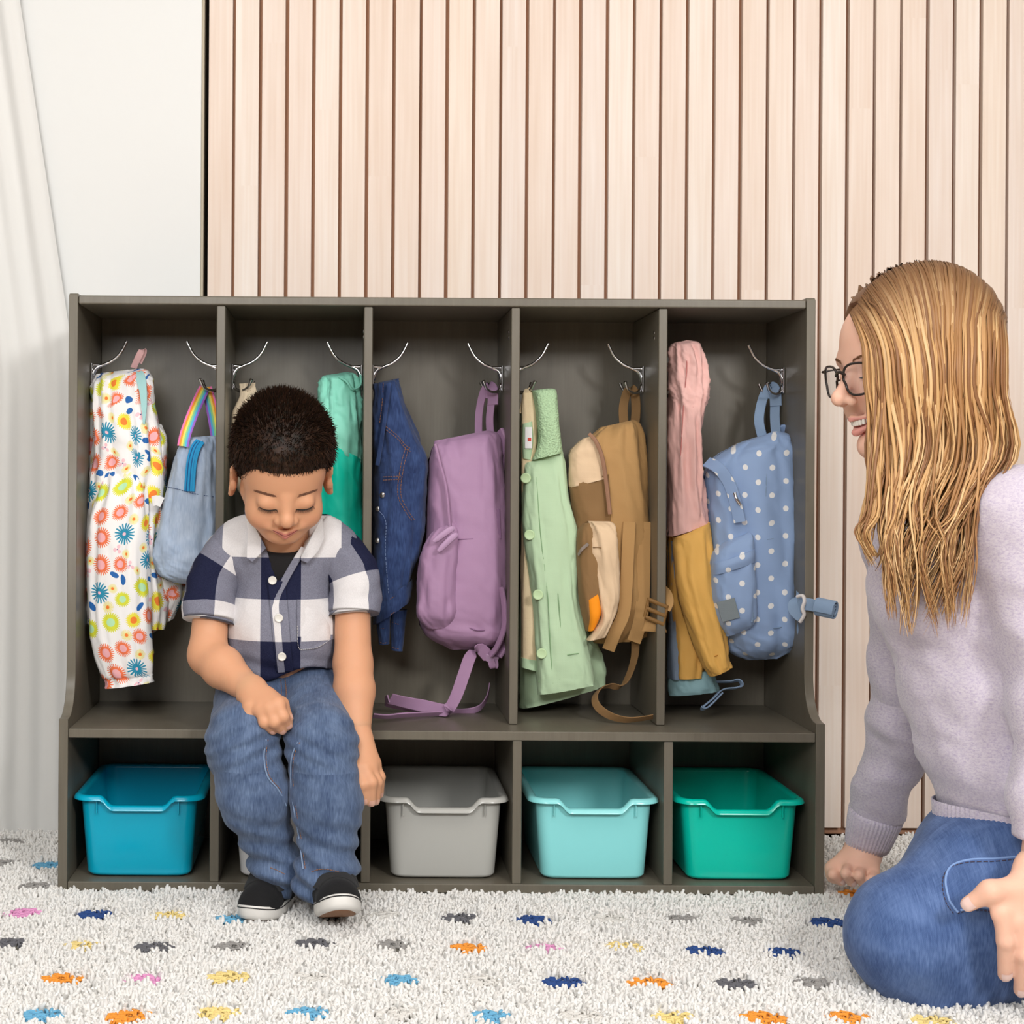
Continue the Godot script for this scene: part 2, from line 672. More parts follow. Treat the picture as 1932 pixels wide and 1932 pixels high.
func hook_shapes() -> Array:
	# local: the wall is x = 0, the hook reaches to +x
	var p := MB.new()
	p.box(Vector3(0.0022, 0, 0), Vector3(0.0044, 0.046, 0.016), 0.002)
	for y in [-0.012, 0.010]:
		p.lathe(PackedVector2Array([Vector2(0, 0.003), Vector2(0.003, 0.002), Vector2(0.004, 0)]), Vector3(0.0043, y, 0), Basis(Vector3.BACK, -PI / 2), 10)
	var u := MB.new()
	var pts := curve([Vector3(0.002, -0.004, 0), Vector3(0.008, 0.012, 0), Vector3(0.018, 0.018, 0), Vector3(0.036, 0.026, 0), Vector3(0.051, 0.04, 0), Vector3(0.061, 0.059, 0)], 24)
	var rad := []
	for i in 24:
		rad.append(lerpf(0.0046, 0.0026, minf(1.0, i / 9.0)))
	u.tube(pts, rad, 10)
	# thickened tip
	u.tube(PackedVector3Array([pts[22], pts[23] + (pts[23] - pts[22]) * 0.4]), 0.003, 10)
	u.tube(PackedVector3Array([Vector3(0.003, 0.019, 0), Vector3(0.019, 0.018, 0)]), 0.0028, 8)
	var out := [p.mesh(), u.mesh()]
	for s in [1, -1]:
		var l := MB.new()
		var lp := curve([Vector3(0.003, -0.008, 0), Vector3(0.008, -0.02, s * 0.004), Vector3(0.018, -0.024, s * 0.011), Vector3(0.03, -0.019, s * 0.02), Vector3(0.036, -0.006, s * 0.026)], 18)
		l.tube(lp, 0.0026, 10)
		l.tube(PackedVector3Array([lp[16], lp[17] + (lp[17] - lp[16]) * 0.3]), 0.003, 10)
		out.append(l.mesh())
	return out

# a flat board of the outline (z, y), thick along x
func slab(prof: PackedVector2Array, x: float, th: float, b: float) -> Mesh:
	var mb := MB.new()
	var n := prof.size()
	var inner := PackedVector2Array()
	for i in n:
		var d1 := (prof[i] - prof[(i + n - 1) % n]).normalized()
		var d2 := (prof[(i + 1) % n] - prof[i]).normalized()
		var nn := Vector2(-d1.y, d1.x) + Vector2(-d2.y, d2.x)
		nn = nn.normalized()
		inner.append(prof[i] + nn * b)
	var tris := Geometry2D.triangulate_polygon(inner)
	for s in [-1, 1]:
		var base := mb.v.size()
		for q in inner:
			mb.vert(Vector3(x + s * th * 0.5, q.y, q.x), Vector2(q.x, q.y))
		mb.nrm.resize(base)
		for q in inner:
			mb.nrm.append(Vector3(s, 0, 0))
		for k in range(0, tris.size(), 3):
			var a := inner[tris[k]]
			var bb := inner[tris[k + 1]]
			var c := inner[tris[k + 2]]
			var up := (bb - a).cross(c - a) > 0
			if up == (s < 0):
				mb.tri(base + tris[k], base + tris[k + 1], base + tris[k + 2])
			else:
				mb.tri(base + tris[k], base + tris[k + 2], base + tris[k + 1])
	var rim := mb.v.size()
	for i in n:
		var d1 := (prof[i] - prof[(i + n - 1) % n]).normalized()
		var d2 := (prof[(i + 1) % n] - prof[i]).normalized()
		var sharp := d1.dot(d2) < 0.7
		for e in 2:
			var dd := d1 if e == 0 else d2
			if not sharp:
				dd = (d1 + d2).normalized()
			for s in [-1, 1]:
				mb.vert(Vector3(x + s * (th * 0.5 - b), prof[i].y, prof[i].x), prof[i])
				mb.nrm.append(Vector3(0, -dd.x, dd.y))
	for i in n:
		var j := (i + 1) % n
		var a := rim + i * 4 + 2
		var c := rim + j * 4
		mb.quad(a, a + 1, c + 1, c)
		mb.quad(i, a, c, j)
		mb.quad(n + j, c + 1, a + 1, n + i)
	return mb.mesh()

# ---------- bins ----------
func build_bins() -> void:
	var kinds := [
		["deep turquoise blue plastic bin with scooped front in the leftmost bottom cubby", Color(0.0, 0.67, 0.8), -0.485],
		["white plastic bin mostly hidden behind the seated child's legs", Color(0.92, 0.92, 0.92), -0.238],
		["grey plastic bin with scooped front in the middle bottom cubby", Color(0.71, 0.71, 0.69), 0.005],
		["pale aqua plastic bin with scooped front, between the grey and green bins", Color(0.57, 0.89, 0.895), 0.247],
		["emerald green plastic bin with scooped front in the rightmost bottom cubby", Color(0.0, 0.79, 0.7), 0.482],
	]
	var shapes := bin_shapes()
	for k in kinds:
		var t := thing("storage_bin", k[0], "bin", Vector3(k[2], 0.0146, -0.03), "scoop-front bins in the locker")
		var m := mat("bin_plastic", k[1], 0.2)
		obj("tub", shapes[0], m, t)
		obj("rim", shapes[1], m, t)
		obj("rib", shapes[2], m, t)
		obj("rib", shapes[3], m, t)

func bin_dip(s: float) -> float:    # how far the front rim is scooped, s in metres from the middle
	return 0.016 * (1.0 - smoothstep(0.040, 0.060, absf(s)))

func bin_shapes() -> Array:
	# local: front wall near z = 0, back at -0.27
	var H := 0.128
	var n := 160
	var ring := func(hw: float, front: float, back: float, rad: float) -> PackedVector2Array:
		var out := PackedVector2Array()
		var hz := (front - back) * 0.5
		var cz := (front + back) * 0.5
		# points by arc length, starting at the front middle, going right (+x)
		var per := 4.0 * (hw - rad) + 4.0 * (hz - rad) + TAU * rad
		for i in n:
			var d := per * i / n
			var segs := [[hw - rad, 0], [PI / 2 * rad, 1], [2 * (hz - rad), 0], [PI / 2 * rad, 1], [2 * (hw - rad), 0], [PI / 2 * rad, 1], [2 * (hz - rad), 0], [PI / 2 * rad, 1], [hw - rad, 0]]
			var p := Vector2(0, hz)
			var dir := Vector2(1, 0)
			for si in 9:
				var sg: Array = segs[si]
				var len: float = sg[0]
				if d <= len or si == 8:
					if sg[1] == 0:
						p += dir * d
					else:
						var a := d / rad
						var nd := Vector2(dir.y, -dir.x)
						p += dir * sin(a) * rad + nd * (1 - cos(a)) * rad
					break
				d -= len
				if sg[1] == 0:
					p += dir * len
				else:
					var nd := Vector2(dir.y, -dir.x)
					p += dir * rad + nd * rad
					dir = nd
			out.append(Vector2(p.x, p.y + cz))
		return out
	var tub := MB.new()
	var pts := PackedVector3Array()
	var uvs := PackedVector2Array()
	var levels := [[1.0, 0], [0.5, 0], [0.06, 0], [0.02, 0.004], [0.0, 0.012], [0.0, 0.05]]
	var rows := 0
	for inner in [false, true]:
		var lv := levels.duplicate()
		if inner:
			lv.reverse()
		for l in lv:
			var f: float = l[0]
			var off: float = l[1] + (0.0025 if inner else 0.0)
			var hw := lerpf(0.0835, 0.0935, f) - off
			var fr := lerpf(0.0, 0.006, f) - off
			var bk := lerpf(-0.255, -0.266, f) + off
			var rg: PackedVector2Array = ring.call(hw, fr, bk, maxf(0.02 - off * 0.5, 0.004))
			for i in n + 1:
				var q := rg[i % n]
				var top := H - (bin_dip(q.x) if q.y > -0.02 else 0.0)
				var y := top * f + (0.0025 if inner else 0.0) * (1.0 - f)
				pts.append(Vector3(q.x, y, q.y))
				uvs.append(Vector2(i * 0.005, f * H))
			rows += 1
	tub.grid(pts, uvs, rows, n + 1, true)
	# rim: an arched lip swept round the top
	var rim := MB.new()
	var rp := PackedVector3Array()
	var ru := PackedVector2Array()
	var prof := [[-0.003, -0.001], [-0.0025, 0.003], [0.001, 0.0052], [0.006, 0.0052], [0.0105, 0.003], [0.0125, -0.002], [0.0118, -0.0028], [0.0095, 0.0005], [0.005, 0.002], [0.0008, 0.001], [-0.003, -0.001]]
	for pr in prof:
		var rg: PackedVector2Array = ring.call(0.0935 + pr[0], 0.006 + pr[0], -0.266 - pr[0], 0.02 + pr[0])
		for i in n + 1:
			var q := rg[i % n]
			var top := H - (bin_dip(q.x) if q.y > -0.02 else 0.0)
			rp.append(Vector3(q.x, top + pr[1], q.y))
			ru.append(Vector2(i * 0.005, pr[0]))
	rim.grid(rp, ru, prof.size(), n + 1, true)
	var out := [tub.mesh(), rim.mesh()]
	for s in [-1, 1]:
		var r := MB.new()
		r.box(Vector3(s * 0.0655, H - 0.012, 0.008), Vector3(0.002, 0.024, 0.009), 0.0006)
		out.append(r.mesh())
	return out

# ---------- the rug ----------
func rug_height(x: float, z: float) -> float:
	return -0.001
func build_rug() -> void:
	var t := thing("shag_rug", "cream white shaggy rug with small coloured woven dots covering the floor", "rug", Vector3(0, -0.02, 0))
	var base := obj("rug_backing", plain(Vector3(0.15, 0.004, 0.45), Vector3(3.4, 0.008, 1.72), 0.003), mat("rug_back", Color(0.9, 0.88, 0.83), 0.95), t)
	var hues := {
		"w": Color(0.86, 0.85, 0.83), "k": Color(0.4, 0.4, 0.42), "n": Color(0.16, 0.29, 0.53), "b": Color(0.42, 0.68, 0.82), "o": Color(0.93, 0.6, 0.22),
		"p": Color(0.88, 0.6, 0.78), "y": Color(0.92, 0.83, 0.55), "g": Color(0.6, 0.59, 0.58)}
	var dots := [
		[95, 1630, "b"], [10, 1626, "g"], [22, 1585, "g"], [66, 1669, "g"], [1612, 1684, "o"],
		[45, 1719, "p"], [180, 1722, "n"], [320, 1724, "y"], [438, 1731, "b"], [730, 1724, "w"], [870, 1728, "k"], [1005, 1732, "n"], [1150, 1730, "w"], [1290, 1731, "g"], [1410, 1735, "g"], [1560, 1737, "n"],
		[15, 1776, "k"], [152, 1782, "y"], [292, 1783, "k"], [440, 1783, "g"], [594, 1777, "k"], [740, 1780, "g"], [885, 1786, "o"], [1028, 1787, "p"], [1180, 1783, "y"], [1331, 1791, "n"], [1480, 1794, "n"],
		[116, 1844, "o"], [273, 1845, "p"], [430, 1840, "y"], [587, 1842, "w"], [750, 1846, "b"], [912, 1848, "w"], [1065, 1850, "n"], [1225, 1851, "o"], [1390, 1853, "k"], [1537, 1852, "g"],
		[80, 1911, "b"], [245, 1914, "o"], [415, 1908, "y"], [583, 1908, "b"], [753, 1909, "w"], [927, 1914, "b"], [1100, 1914, "w"], [1274, 1916, "y"], [1440, 1917, "o"], [1600, 1917, "o"], [1760, 1924, "y"]]
	var rng := RandomNumberGenerator.new()
	rng.seed = 77
	# one woven dot: short loops packed in a ragged diamond
	var shapes := []
	for sv in 4:
		var mb := MB.new()
		for i in 60:
			var a := rng.randf() * TAU
			var r := sqrt(rng.randf())
			var c := Vector3(cos(a) * r * 0.0275, 0.0, sin(a) * r * 0.0225)
			var d := Vector3(rng.randf_range(-1, 1), 0, rng.randf_range(-0.5, 0.5)).normalized() * 0.0042
			mb.tube(PackedVector3Array([c - d + Vector3(0, 0.0, 0), c - d * 0.6 + Vector3(0, 0.004, 0), c + d * 0.6 + Vector3(0, 0.004, 0), c + d]), 0.0019, 5, false)
		shapes.append(mb.mesh())
	var where := PackedVector2Array()
	var sizes := PackedVector2Array()
	for d in dots:
		var py: float = d[1]
		var dd: float = (EYE.y - 0.004) * FPX / (py - (d[0] - CX) * ROLL - CY)
		var p := pix(d[0], py, EYE.z - dd)
		var key := "rug_dot_%s" % d[2]
		if not M.has(key):
			mat(key, hues[d[2]], 0.95)
		var o := obj("woven_dot", shapes[rng.randi_range(0, 3)], M[key], t)
		o.position = Vector3(p.x, 0.0175, p.z)
		o.rotation.y = rng.randf_range(-0.25, 0.25)
		where.append(Vector2(p.x, p.z))
		sizes.append(Vector2(0.03, 0.03) * rng.randf_range(0.85, 1.08))
	var near := {}
	for i in where.size():
		for dx in [-1, 0, 1]:
			for dz in [-1, 0, 1]:
				var key := Vector2i(int(floor(where[i].x / 0.08)) + dx, int(floor(where[i].y / 0.08)) + dz)
				if not near.has(key):
					near[key] = []
				near[key].append(i)
	# pile
	var tint := [Color(0.98, 0.975, 0.965), Color(0.99, 0.985, 0.975), Color(0.97, 0.96, 0.945)]
	var places := [[], [], []]
	var x := -1.54
	var bend := noise(9, 3.0, 2)
	while x < 1.84:
		var z := -0.405
		while z < 0.95:
			var q := Vector2(x + rng.randf_range(-0.0035, 0.0035), z + rng.randf_range(-0.0035, 0.0035))
			z += 0.0054
			# only what the picture can plausibly see: nothing behind the viewpoint's lower edge
			var away := EYE.z - q.y
			if q.x < EYE.x - 0.256 * away - 0.6 or q.x > EYE.x + 0.462 * away + 0.55 or q.y > 0.78:
				continue
			if absf(q.x) < 0.606 and q.y < -0.002 and q.y > BZ - 0.002:
				continue
			var skip := false
			for i in near.get(Vector2i(int(floor(q.x / 0.08)), int(floor(q.y / 0.08))), []):
				var e := (q - where[i]) / sizes[i]
				if e.length_squared() < 1.0:
					skip = true
					break
			if skip:
				continue
			var tall := 0.0205 + rng.randf_range(-0.004, 0.005) + bend.get_noise_2d(q.x * 3.0, q.y * 3.0) * 0.004 + bend.get_noise_2d(q.x * 13.0, q.y * 13.0 + 40.0) * 0.006
			if absf(q.x) < 0.63 and q.y < 0.02:
				tall *= 0.92
			var lean := Basis(Vector3.UP, rng.randf() * TAU) * Basis(Vector3.RIGHT, rng.randf_range(0.15, 0.75))
			var s := rng.randf_range(0.85, 1.2)
			places[rng.randi_range(0, 2)].append(Transform3D(lean.scaled_local(Vector3(s, tall / 0.024, s)), Vector3(q.x, 0.006, q.y)))
		x += 0.0054
	for k in 3:
		var mb := MB.new()
		var fr := RandomNumberGenerator.new()
		fr.seed = 500 + k
		for i in 2:
			var an := TAU * i / 2.0 + fr.randf()
			var o := Vector3(cos(an), 0, sin(an))
			var c := o.cross(Vector3.UP) * fr.randf_range(-0.0035, 0.0035)
			var top := 0.022 + fr.randf_range(-0.0045, 0.002)
			mb.tube(curve([o * 0.0008, o * 0.003 + Vector3(0, 0.008, 0) + c, o * 0.0034 + Vector3(0, top * 0.7, 0) - c * 0.7, o * 0.0062 + Vector3(0, top, 0) + c * 0.4], 5), [0.0019, 0.0025, 0.003, 0.0031, 0.0017], 6, true)
		var mm := MultiMesh.new()
		mm.transform_format = MultiMesh.TRANSFORM_3D
		mm.mesh = mb.mesh()
		mm.instance_count = places[k].size()
		for i in places[k].size():
			mm.set_instance_transform(i, places[k][i])
		var mi := MultiMeshInstance3D.new()
		mi.name = "pile"
		mi.multimesh = mm
		var pm := mat("pile%d" % k, tint[k], 0.95)
		pm.backlight_enabled = true
		pm.backlight = Color(0.7, 0.7, 0.69)
		mi.material_override = pm
		mi.set_meta("kind", "stuff")
		t.add_child(mi, true)

# ---------- hanging coats and bags ----------
func row_at(keys: Array, py: float) -> Array:
	var n := 60
	var rr := smooth(keys, n)
	for i in n - 1:
		var a: float = (rr[i][1] + rr[i][3]) * 0.5
		var b: float = (rr[i + 1][1] + rr[i + 1][3]) * 0.5
		if py <= b or i == n - 2:
			var t := clampf((py - a) / maxf(b - a, 0.001), 0.0, 1.0)
			var out := []
			for j in rr[i].size():
				out.append(lerpf(rr[i][j], rr[i + 1][j], t))
			return out
	return rr[0]

# the point on the front of a loft that the frame shows at (px, py), lifted by some metres
func onto(keys: Array, px: float, py: float, lift := 0.0, power := 2.5) -> Vector3:
	var k := row_at(keys, py)
	var u := clampf((px - k[0]) / (k[2] - k[0]) * 2.0 - 1.0, -0.97, 0.97)
	var z: float = k[4] + k[5] * pow(1.0 - pow(absf(u), power), 1.0 / power) + lift
	return pix(px, py, z)

func seam(parent: Node3D, called: String, keys: Array, line: Array, rad: float, m: Material, power := 2.5, n := 14) -> void:
	var p := []
	for q in line:
		p.append(onto(keys, q[0], q[1], rad * 0.3, power))
	var mb := MB.new()
	mb.tube(curve(p, n), rad, 5, true)
	obj(called, mb.mesh(), m, parent)

func stitches(parent: Node3D, keys: Array, line: Array, m: Material, power := 2.5, lift := 0.0006, step := 0.0042) -> void:
	var p := []
	for q in line:
		p.append(onto(keys, q[0], q[1], lift, power))
	stitch_line(parent, p, m, step)

func stitch_line(parent: Node3D, p: Array, m: Material, step := 0.0042, rad := 0.0006) -> void:
	var c := curve(p, 60)
	var mb := MB.new()
	var acc := 0.0
	var start := c[0]
	for i in range(1, 60):
		acc += c[i].distance_to(c[i - 1])
		if acc > step:
			mb.tube(PackedVector3Array([start.lerp(c[i], 0.08), start.lerp(c[i], 0.78)]), rad, 4, false)
			start = c[i]
			acc = 0.0
	if mb.v.size():
		obj("stitching", mb.mesh(), m, parent)

func folds(sd: int, amp: float, nu: float, nv: float, warp := 1.0) -> Callable:
	var nz := noise(sd, 1.0, 2)
	return func(u: float, v: float, front: bool) -> float:
		var w := nz.get_noise_2d(u * nu + (0.0 if front else 50.0), v * nv)
		var e := 1.0 - absf(w) * 2.6
		var fine := nz.get_noise_2d(u * nu * 2.3 + v * 3.0 + 31.0, v * nv * 3.1)
		var f2 := 1.0 - absf(fine) * 3.0
		return amp * (1.1 * w * warp + 0.5 * maxf(e, -0.5) * nz.get_noise_2d(u * 2.0 + 9.0, v * 2.0) + 0.3 * maxf(f2, 0.0) - 0.1)

func cloth(called: String, c: Color, rough := 0.85, sheen := 0.25, bumps := 0.02, scale := 40.0) -> StandardMaterial3D:
	var m := mat(called, c, rough, 0.0, 0.35)
	m.rim_enabled = sheen > 0.0
	m.rim = sheen
	m.rim_tint = 0.5
	return bump(m, M.weave, bumps, Vector3(scale, scale, scale))

func denim(called: String, c: Color, wash: Color) -> StandardMaterial3D:
	var m := mat(called, Color.WHITE, 0.85, 0.0, 0.3)
	var W := 384
	var im := Image.create(W, W, false, Image.FORMAT_RGB8)
	var n1 := noise(called.hash() % 1000, 0.012, 3)
	var n2 := noise(5, 0.4, 2)
	for y in W:
		for x in W:
			var tw := 0.5 + 0.5 * sin((x + y) * TAU / 4.0)
			var s := n2.get_noise_2d(x * 1.5, y * 0.09) * 0.6 + n2.get_noise_2d(x * 0.35, y * 0.05 + 40.0) * 0.4
			var b := n1.get_noise_2d(x, y)
			im.set_pixel(x, y, c.lerp(wash, clampf(0.42 + 0.1 * tw + 0.55 * s + 0.35 * b, 0.0, 1.0)))
	m.albedo_texture = ImageTexture.create_from_image(im)
	m.rim_enabled = true
	m.rim = 0.25
	m.rim_tint = 0.6
	return bump(m, m.albedo_texture, 0.02, Vector3(4.5, 4.5, 4.5))

func floral_tex() -> ImageTexture:
	var S := 768
	var im := Image.create(S, S, false, Image.FORMAT_RGB8)
	im.fill(Color(0.95, 0.945, 0.94))
	var rng := RandomNumberGenerator.new()
	rng.seed = 4
	var spots := []
	var tries := 0
	while spots.size() < 62 and tries < 4000:
		tries += 1
		var p := Vector2(rng.randf() * S, rng.randf() * S)
		var big := spots.size() < 26
		var r := rng.randf_range(46, 62) if big else rng.randf_range(26, 36)
		var ok := true
		for q in spots:
			var d: Vector2 = (p - q[0]).abs()
			d = Vector2(minf(d.x, S - d.x), minf(d.y, S - d.y))
			if d.length() < (r + q[1]) * 0.92:
				ok = false
				break
		if ok:
			spots.append([p, r, rng.randi_range(0, 3) if big else rng.randi_range(4, 6), rng.randf() * TAU])
	for s in spots:
		var c: Vector2 = s[0]
		var r: float = s[1]
		var kind: int = s[2]
		var a0: float = s[3]
		for dy in range(-int(r), int(r) + 1):
			for dx in range(-int(r), int(r) + 1):
				var d := Vector2(dx, dy)
				var q := d.length() / r
				if q > 1.0:
					continue
				var a := d.angle() + a0
				var x := posmod(int(c.x) + dx, S)
				var y := posmod(int(c.y) + dy, S)
				var ray := 0.5 + 0.5 * cos(a * 26.0)
				var out := Color(0, 0, 0, 0)
				match kind:
					0:
						if q < 0.42: out = Color(0.96, 0.52, 0.2)
						elif q < 0.75 or ray > (q - 0.75) * 4.0: out = Color(0.93, 0.88, 0.28)
					1:
						if q < 0.45: out = Color(0.95, 0.7, 0.72)
						elif q < 0.66 or ray > (q - 0.66) * 2.6: out = Color(0.94, 0.47, 0.3)
					2:
						if q < 0.16: out = Color(0.95, 0.75, 0.8)
						elif q < 0.45 or 0.5 + 0.5 * cos(a * 18.0) > (q - 0.45) * 1.4: out = Color(0.16, 0.55, 0.68)
					3:
						if q < 0.4: out = Color(0.72, 0.9, 0.72)
						elif q < 0.72 or ray > (q - 0.72) * 4.0: out = Color(0.85, 0.86, 0.25)
					4:
						var pet := absf(sin(a * 1.5))
						if q < 0.12: out = Color(0.3, 0.25, 0.5)
						elif q < 0.25 + 0.75 * pet and pet > 0.55: out = Color(0.95, 0.77, 0.8)
					5:
						var e := d.rotated(a0)
						if Vector2(e.x / (r * 0.98), e.y / (r * 0.5)).length() < 1.0: out = Color(0.16, 0.4, 0.68)
					6:
						if q < 0.3: out = Color(0.95, 0.5, 0.2)
						elif ray > q * 0.8: out = Color(0.92, 0.86, 0.3)
				if out.a > 0.0:
					im.set_pixel(x, y, out)
	return ImageTexture.create_from_image(im)

func polka_tex(ground: Color, dot: Color) -> ImageTexture:
	var S := 256
	var im := Image.create(S, S, false, Image.FORMAT_RGB8)
	for y in S:
		for x in S:
			var p := Vector2(x, y)
			var d := minf(p.distance_to(Vector2(64, 64)), p.distance_to(Vector2(192, 192)))
			im.set_pixel(x, y, ground.lerp(dot, 1.0 - smoothstep(25.0, 28.0, d)))
	return ImageTexture.create_from_image(im)

func rainbow_tex() -> ImageTexture:
	var im := Image.create(96, 4, false, Image.FORMAT_RGB8)
	var hues := [Color(0.98, 0.5, 0.75), Color(0.98, 0.62, 0.2), Color(0.98, 0.9, 0.4), Color(0.55, 0.85, 0.6), Color(0.35, 0.72, 0.9), Color(0.62, 0.4, 0.82)]
	for x in 96:
		for y in 4:
			im.set_pixel(x, y, hues[x / 16])
	return ImageTexture.create_from_image(im)

func ribbon(parent: Node3D, called: String, line: Array, wd, width, th: float, m: Material, n := 24) -> MeshInstance3D:
	# line of [px, py, z]
	var p := []
	for q in line:
		p.append(pix(q[0], q[1], q[2]))
	var mb := MB.new()
	mb.strap(curve(p, n), wd, width, th)
	return obj(called, mb.mesh(), m, parent)

func button_at(parent: Node3D, c: Vector3, r: float, m: Material, nrm := Vector3.BACK) -> void:
	var y := nrm.normalized()
	var x := Vector3.UP.cross(y).normalized()
	var b := Basis(x, y, x.cross(y))
	var mb := MB.new()
	mb.lathe(PackedVector2Array([Vector2(0, 0.0012), Vector2(r * 0.62, 0.001), Vector2(r * 0.75, 0.002), Vector2(r * 0.95, 0.0018), Vector2(r, 0.0006), Vector2(r * 0.9, -0.0005)]), c, b, 18)
	obj("button", mb.mesh(), m, parent)

func build_hangings() -> void:
	M.weave = weave_tex()
	hang_floral()
	hang_lunch_bag()
	hang_cream_bag()
	hang_mint()
	hang_denim()
	hang_purple()
	hang_green()
	hang_tan()
	hang_pink()
	hang_polka()

func hang_floral() -> void:
	var t := thing("floral_raincoat", "white child's raincoat printed with bright yellow, orange and blue flowers", "raincoat", pix(225, 700, -0.19))
	var m := cloth("floral_cloth", Color.WHITE, 0.6, 0.15, 0.0)
	m.uv1_triplanar = false
	m.heightmap_enabled = false
	m.albedo_texture = floral_tex()
	m.uv1_scale = Vector3(4.4, 4.4, 1)
	var k := [[182, 706, 266, 696, -0.195, 0.012, 0.02], [177, 722, 280, 706, -0.195, 0.034, 0.03], [173, 760, 292, 752, -0.195, 0.046, 0.04], [168, 830, 306, 826, -0.195, 0.05, 0.05],
		[165, 900, 310, 896, -0.195, 0.05, 0.05], [163, 970, 306, 966, -0.195, 0.048, 0.05], [162, 1050, 303, 1050, -0.195, 0.045, 0.05], [163, 1130, 316, 1130, -0.195, 0.044, 0.05], [166, 1176, 312, 1186, -0.195, 0.042, 0.05]]
	local(t, "coat_body", loft(k, 70, 72, folds(21, 0.011, 7.0, 2.2)), m)
	var s := [[196, 890, 262, 890, -0.16, 0.012, 0.012], [186, 930, 276, 930, -0.15, 0.022, 0.02], [168, 985, 278, 985, -0.146, 0.026, 0.02], [165, 1070, 279, 1070, -0.145, 0.027, 0.02], [166, 1150, 281, 1150, -0.145, 0.027, 0.02], [176, 1220, 285, 1218, -0.145, 0.026, 0.02], [191, 1272, 287, 1264, -0.145, 0.023, 0.018], [197, 1284, 286, 1274, -0.145, 0.017, 0.014], [198, 1299, 288, 1286, -0.145, 0.021, 0.016]]
	local(t, "sleeve", loft(s, 50, 60, folds(33, 0.005, 6.0, 1.6), 2.2), m)
	var s2 := [[262, 800, 302, 800, -0.2, 0.03, 0.02], [280, 840, 313, 836, -0.2, 0.03, 0.02], [288, 900, 312, 900, -0.2, 0.03, 0.02], [276, 1000, 318, 1000, -0.21, 0.03, 0.02], [275, 1090, 345, 1086, -0.215, 0.03, 0.02], [283, 1140, 352, 1118, -0.215, 0.028, 0.02], [286, 1194, 326, 1166, -0.215, 0.02, 0.015]]
	local(t, "sleeve", loft(s2, 40, 40, folds(35, 0.006, 5.0, 3.0), 2.2), m)
	var lin := cloth("aqua_lining", Color(0.68, 0.86, 0.86), 0.8, 0.2)
	var h := MB.new()
	h.strap(curve([onto(k, 246, 701, -0.006), onto(k, 262, 706, 0.004), onto(k, 269, 730, 0.005), onto(k, 272, 765, 0.004), onto(k, 272, 800, 0.001)], 18), Vector3(1, 0, 0.3), [0.012, 0.014, 0.016, 0.017, 0.017, 0.017, 0.016, 0.016, 0.015, 0.014, 0.013, 0.012, 0.011, 0.01, 0.008, 0.006, 0.004, 0.003], 0.003)
	local(t, "hood_lining", h, lin)
	var l := MB.new()
	l.strap(curve([pix(252, 694, -0.19), pix(260, 676, -0.18), pix(268, 661, -0.176), pix(271, 664, -0.182), pix(262, 684, -0.19)], 14), Vector3(0.85, 0.45, 0.2), 0.011, 0.0015)
	local(t, "hang_loop", l, cloth("pink_loop", Color(0.85, 0.68, 0.68)))
	var pl := MB.new()
	pl.strap(curve([pix(288, 946, -0.135), pix(296, 944, -0.132), pix(306, 948, -0.134)], 6), Vector3(0.1, 1, 0), 0.017, 0.0016)
	local(t, "care_tag", pl, mat("tag_white", Color(0.93, 0.93, 0.93), 0.7))

func local(t: Node3D, called: String, mb: MB, m: Material, parent: Node3D = null) -> MeshInstance3D:
	# a part given in world places, under a thing that has a place of its own
	for i in mb.v.size():
		mb.v[i] -= t.position
	return obj(called, mb.mesh(), m, parent if parent else t)

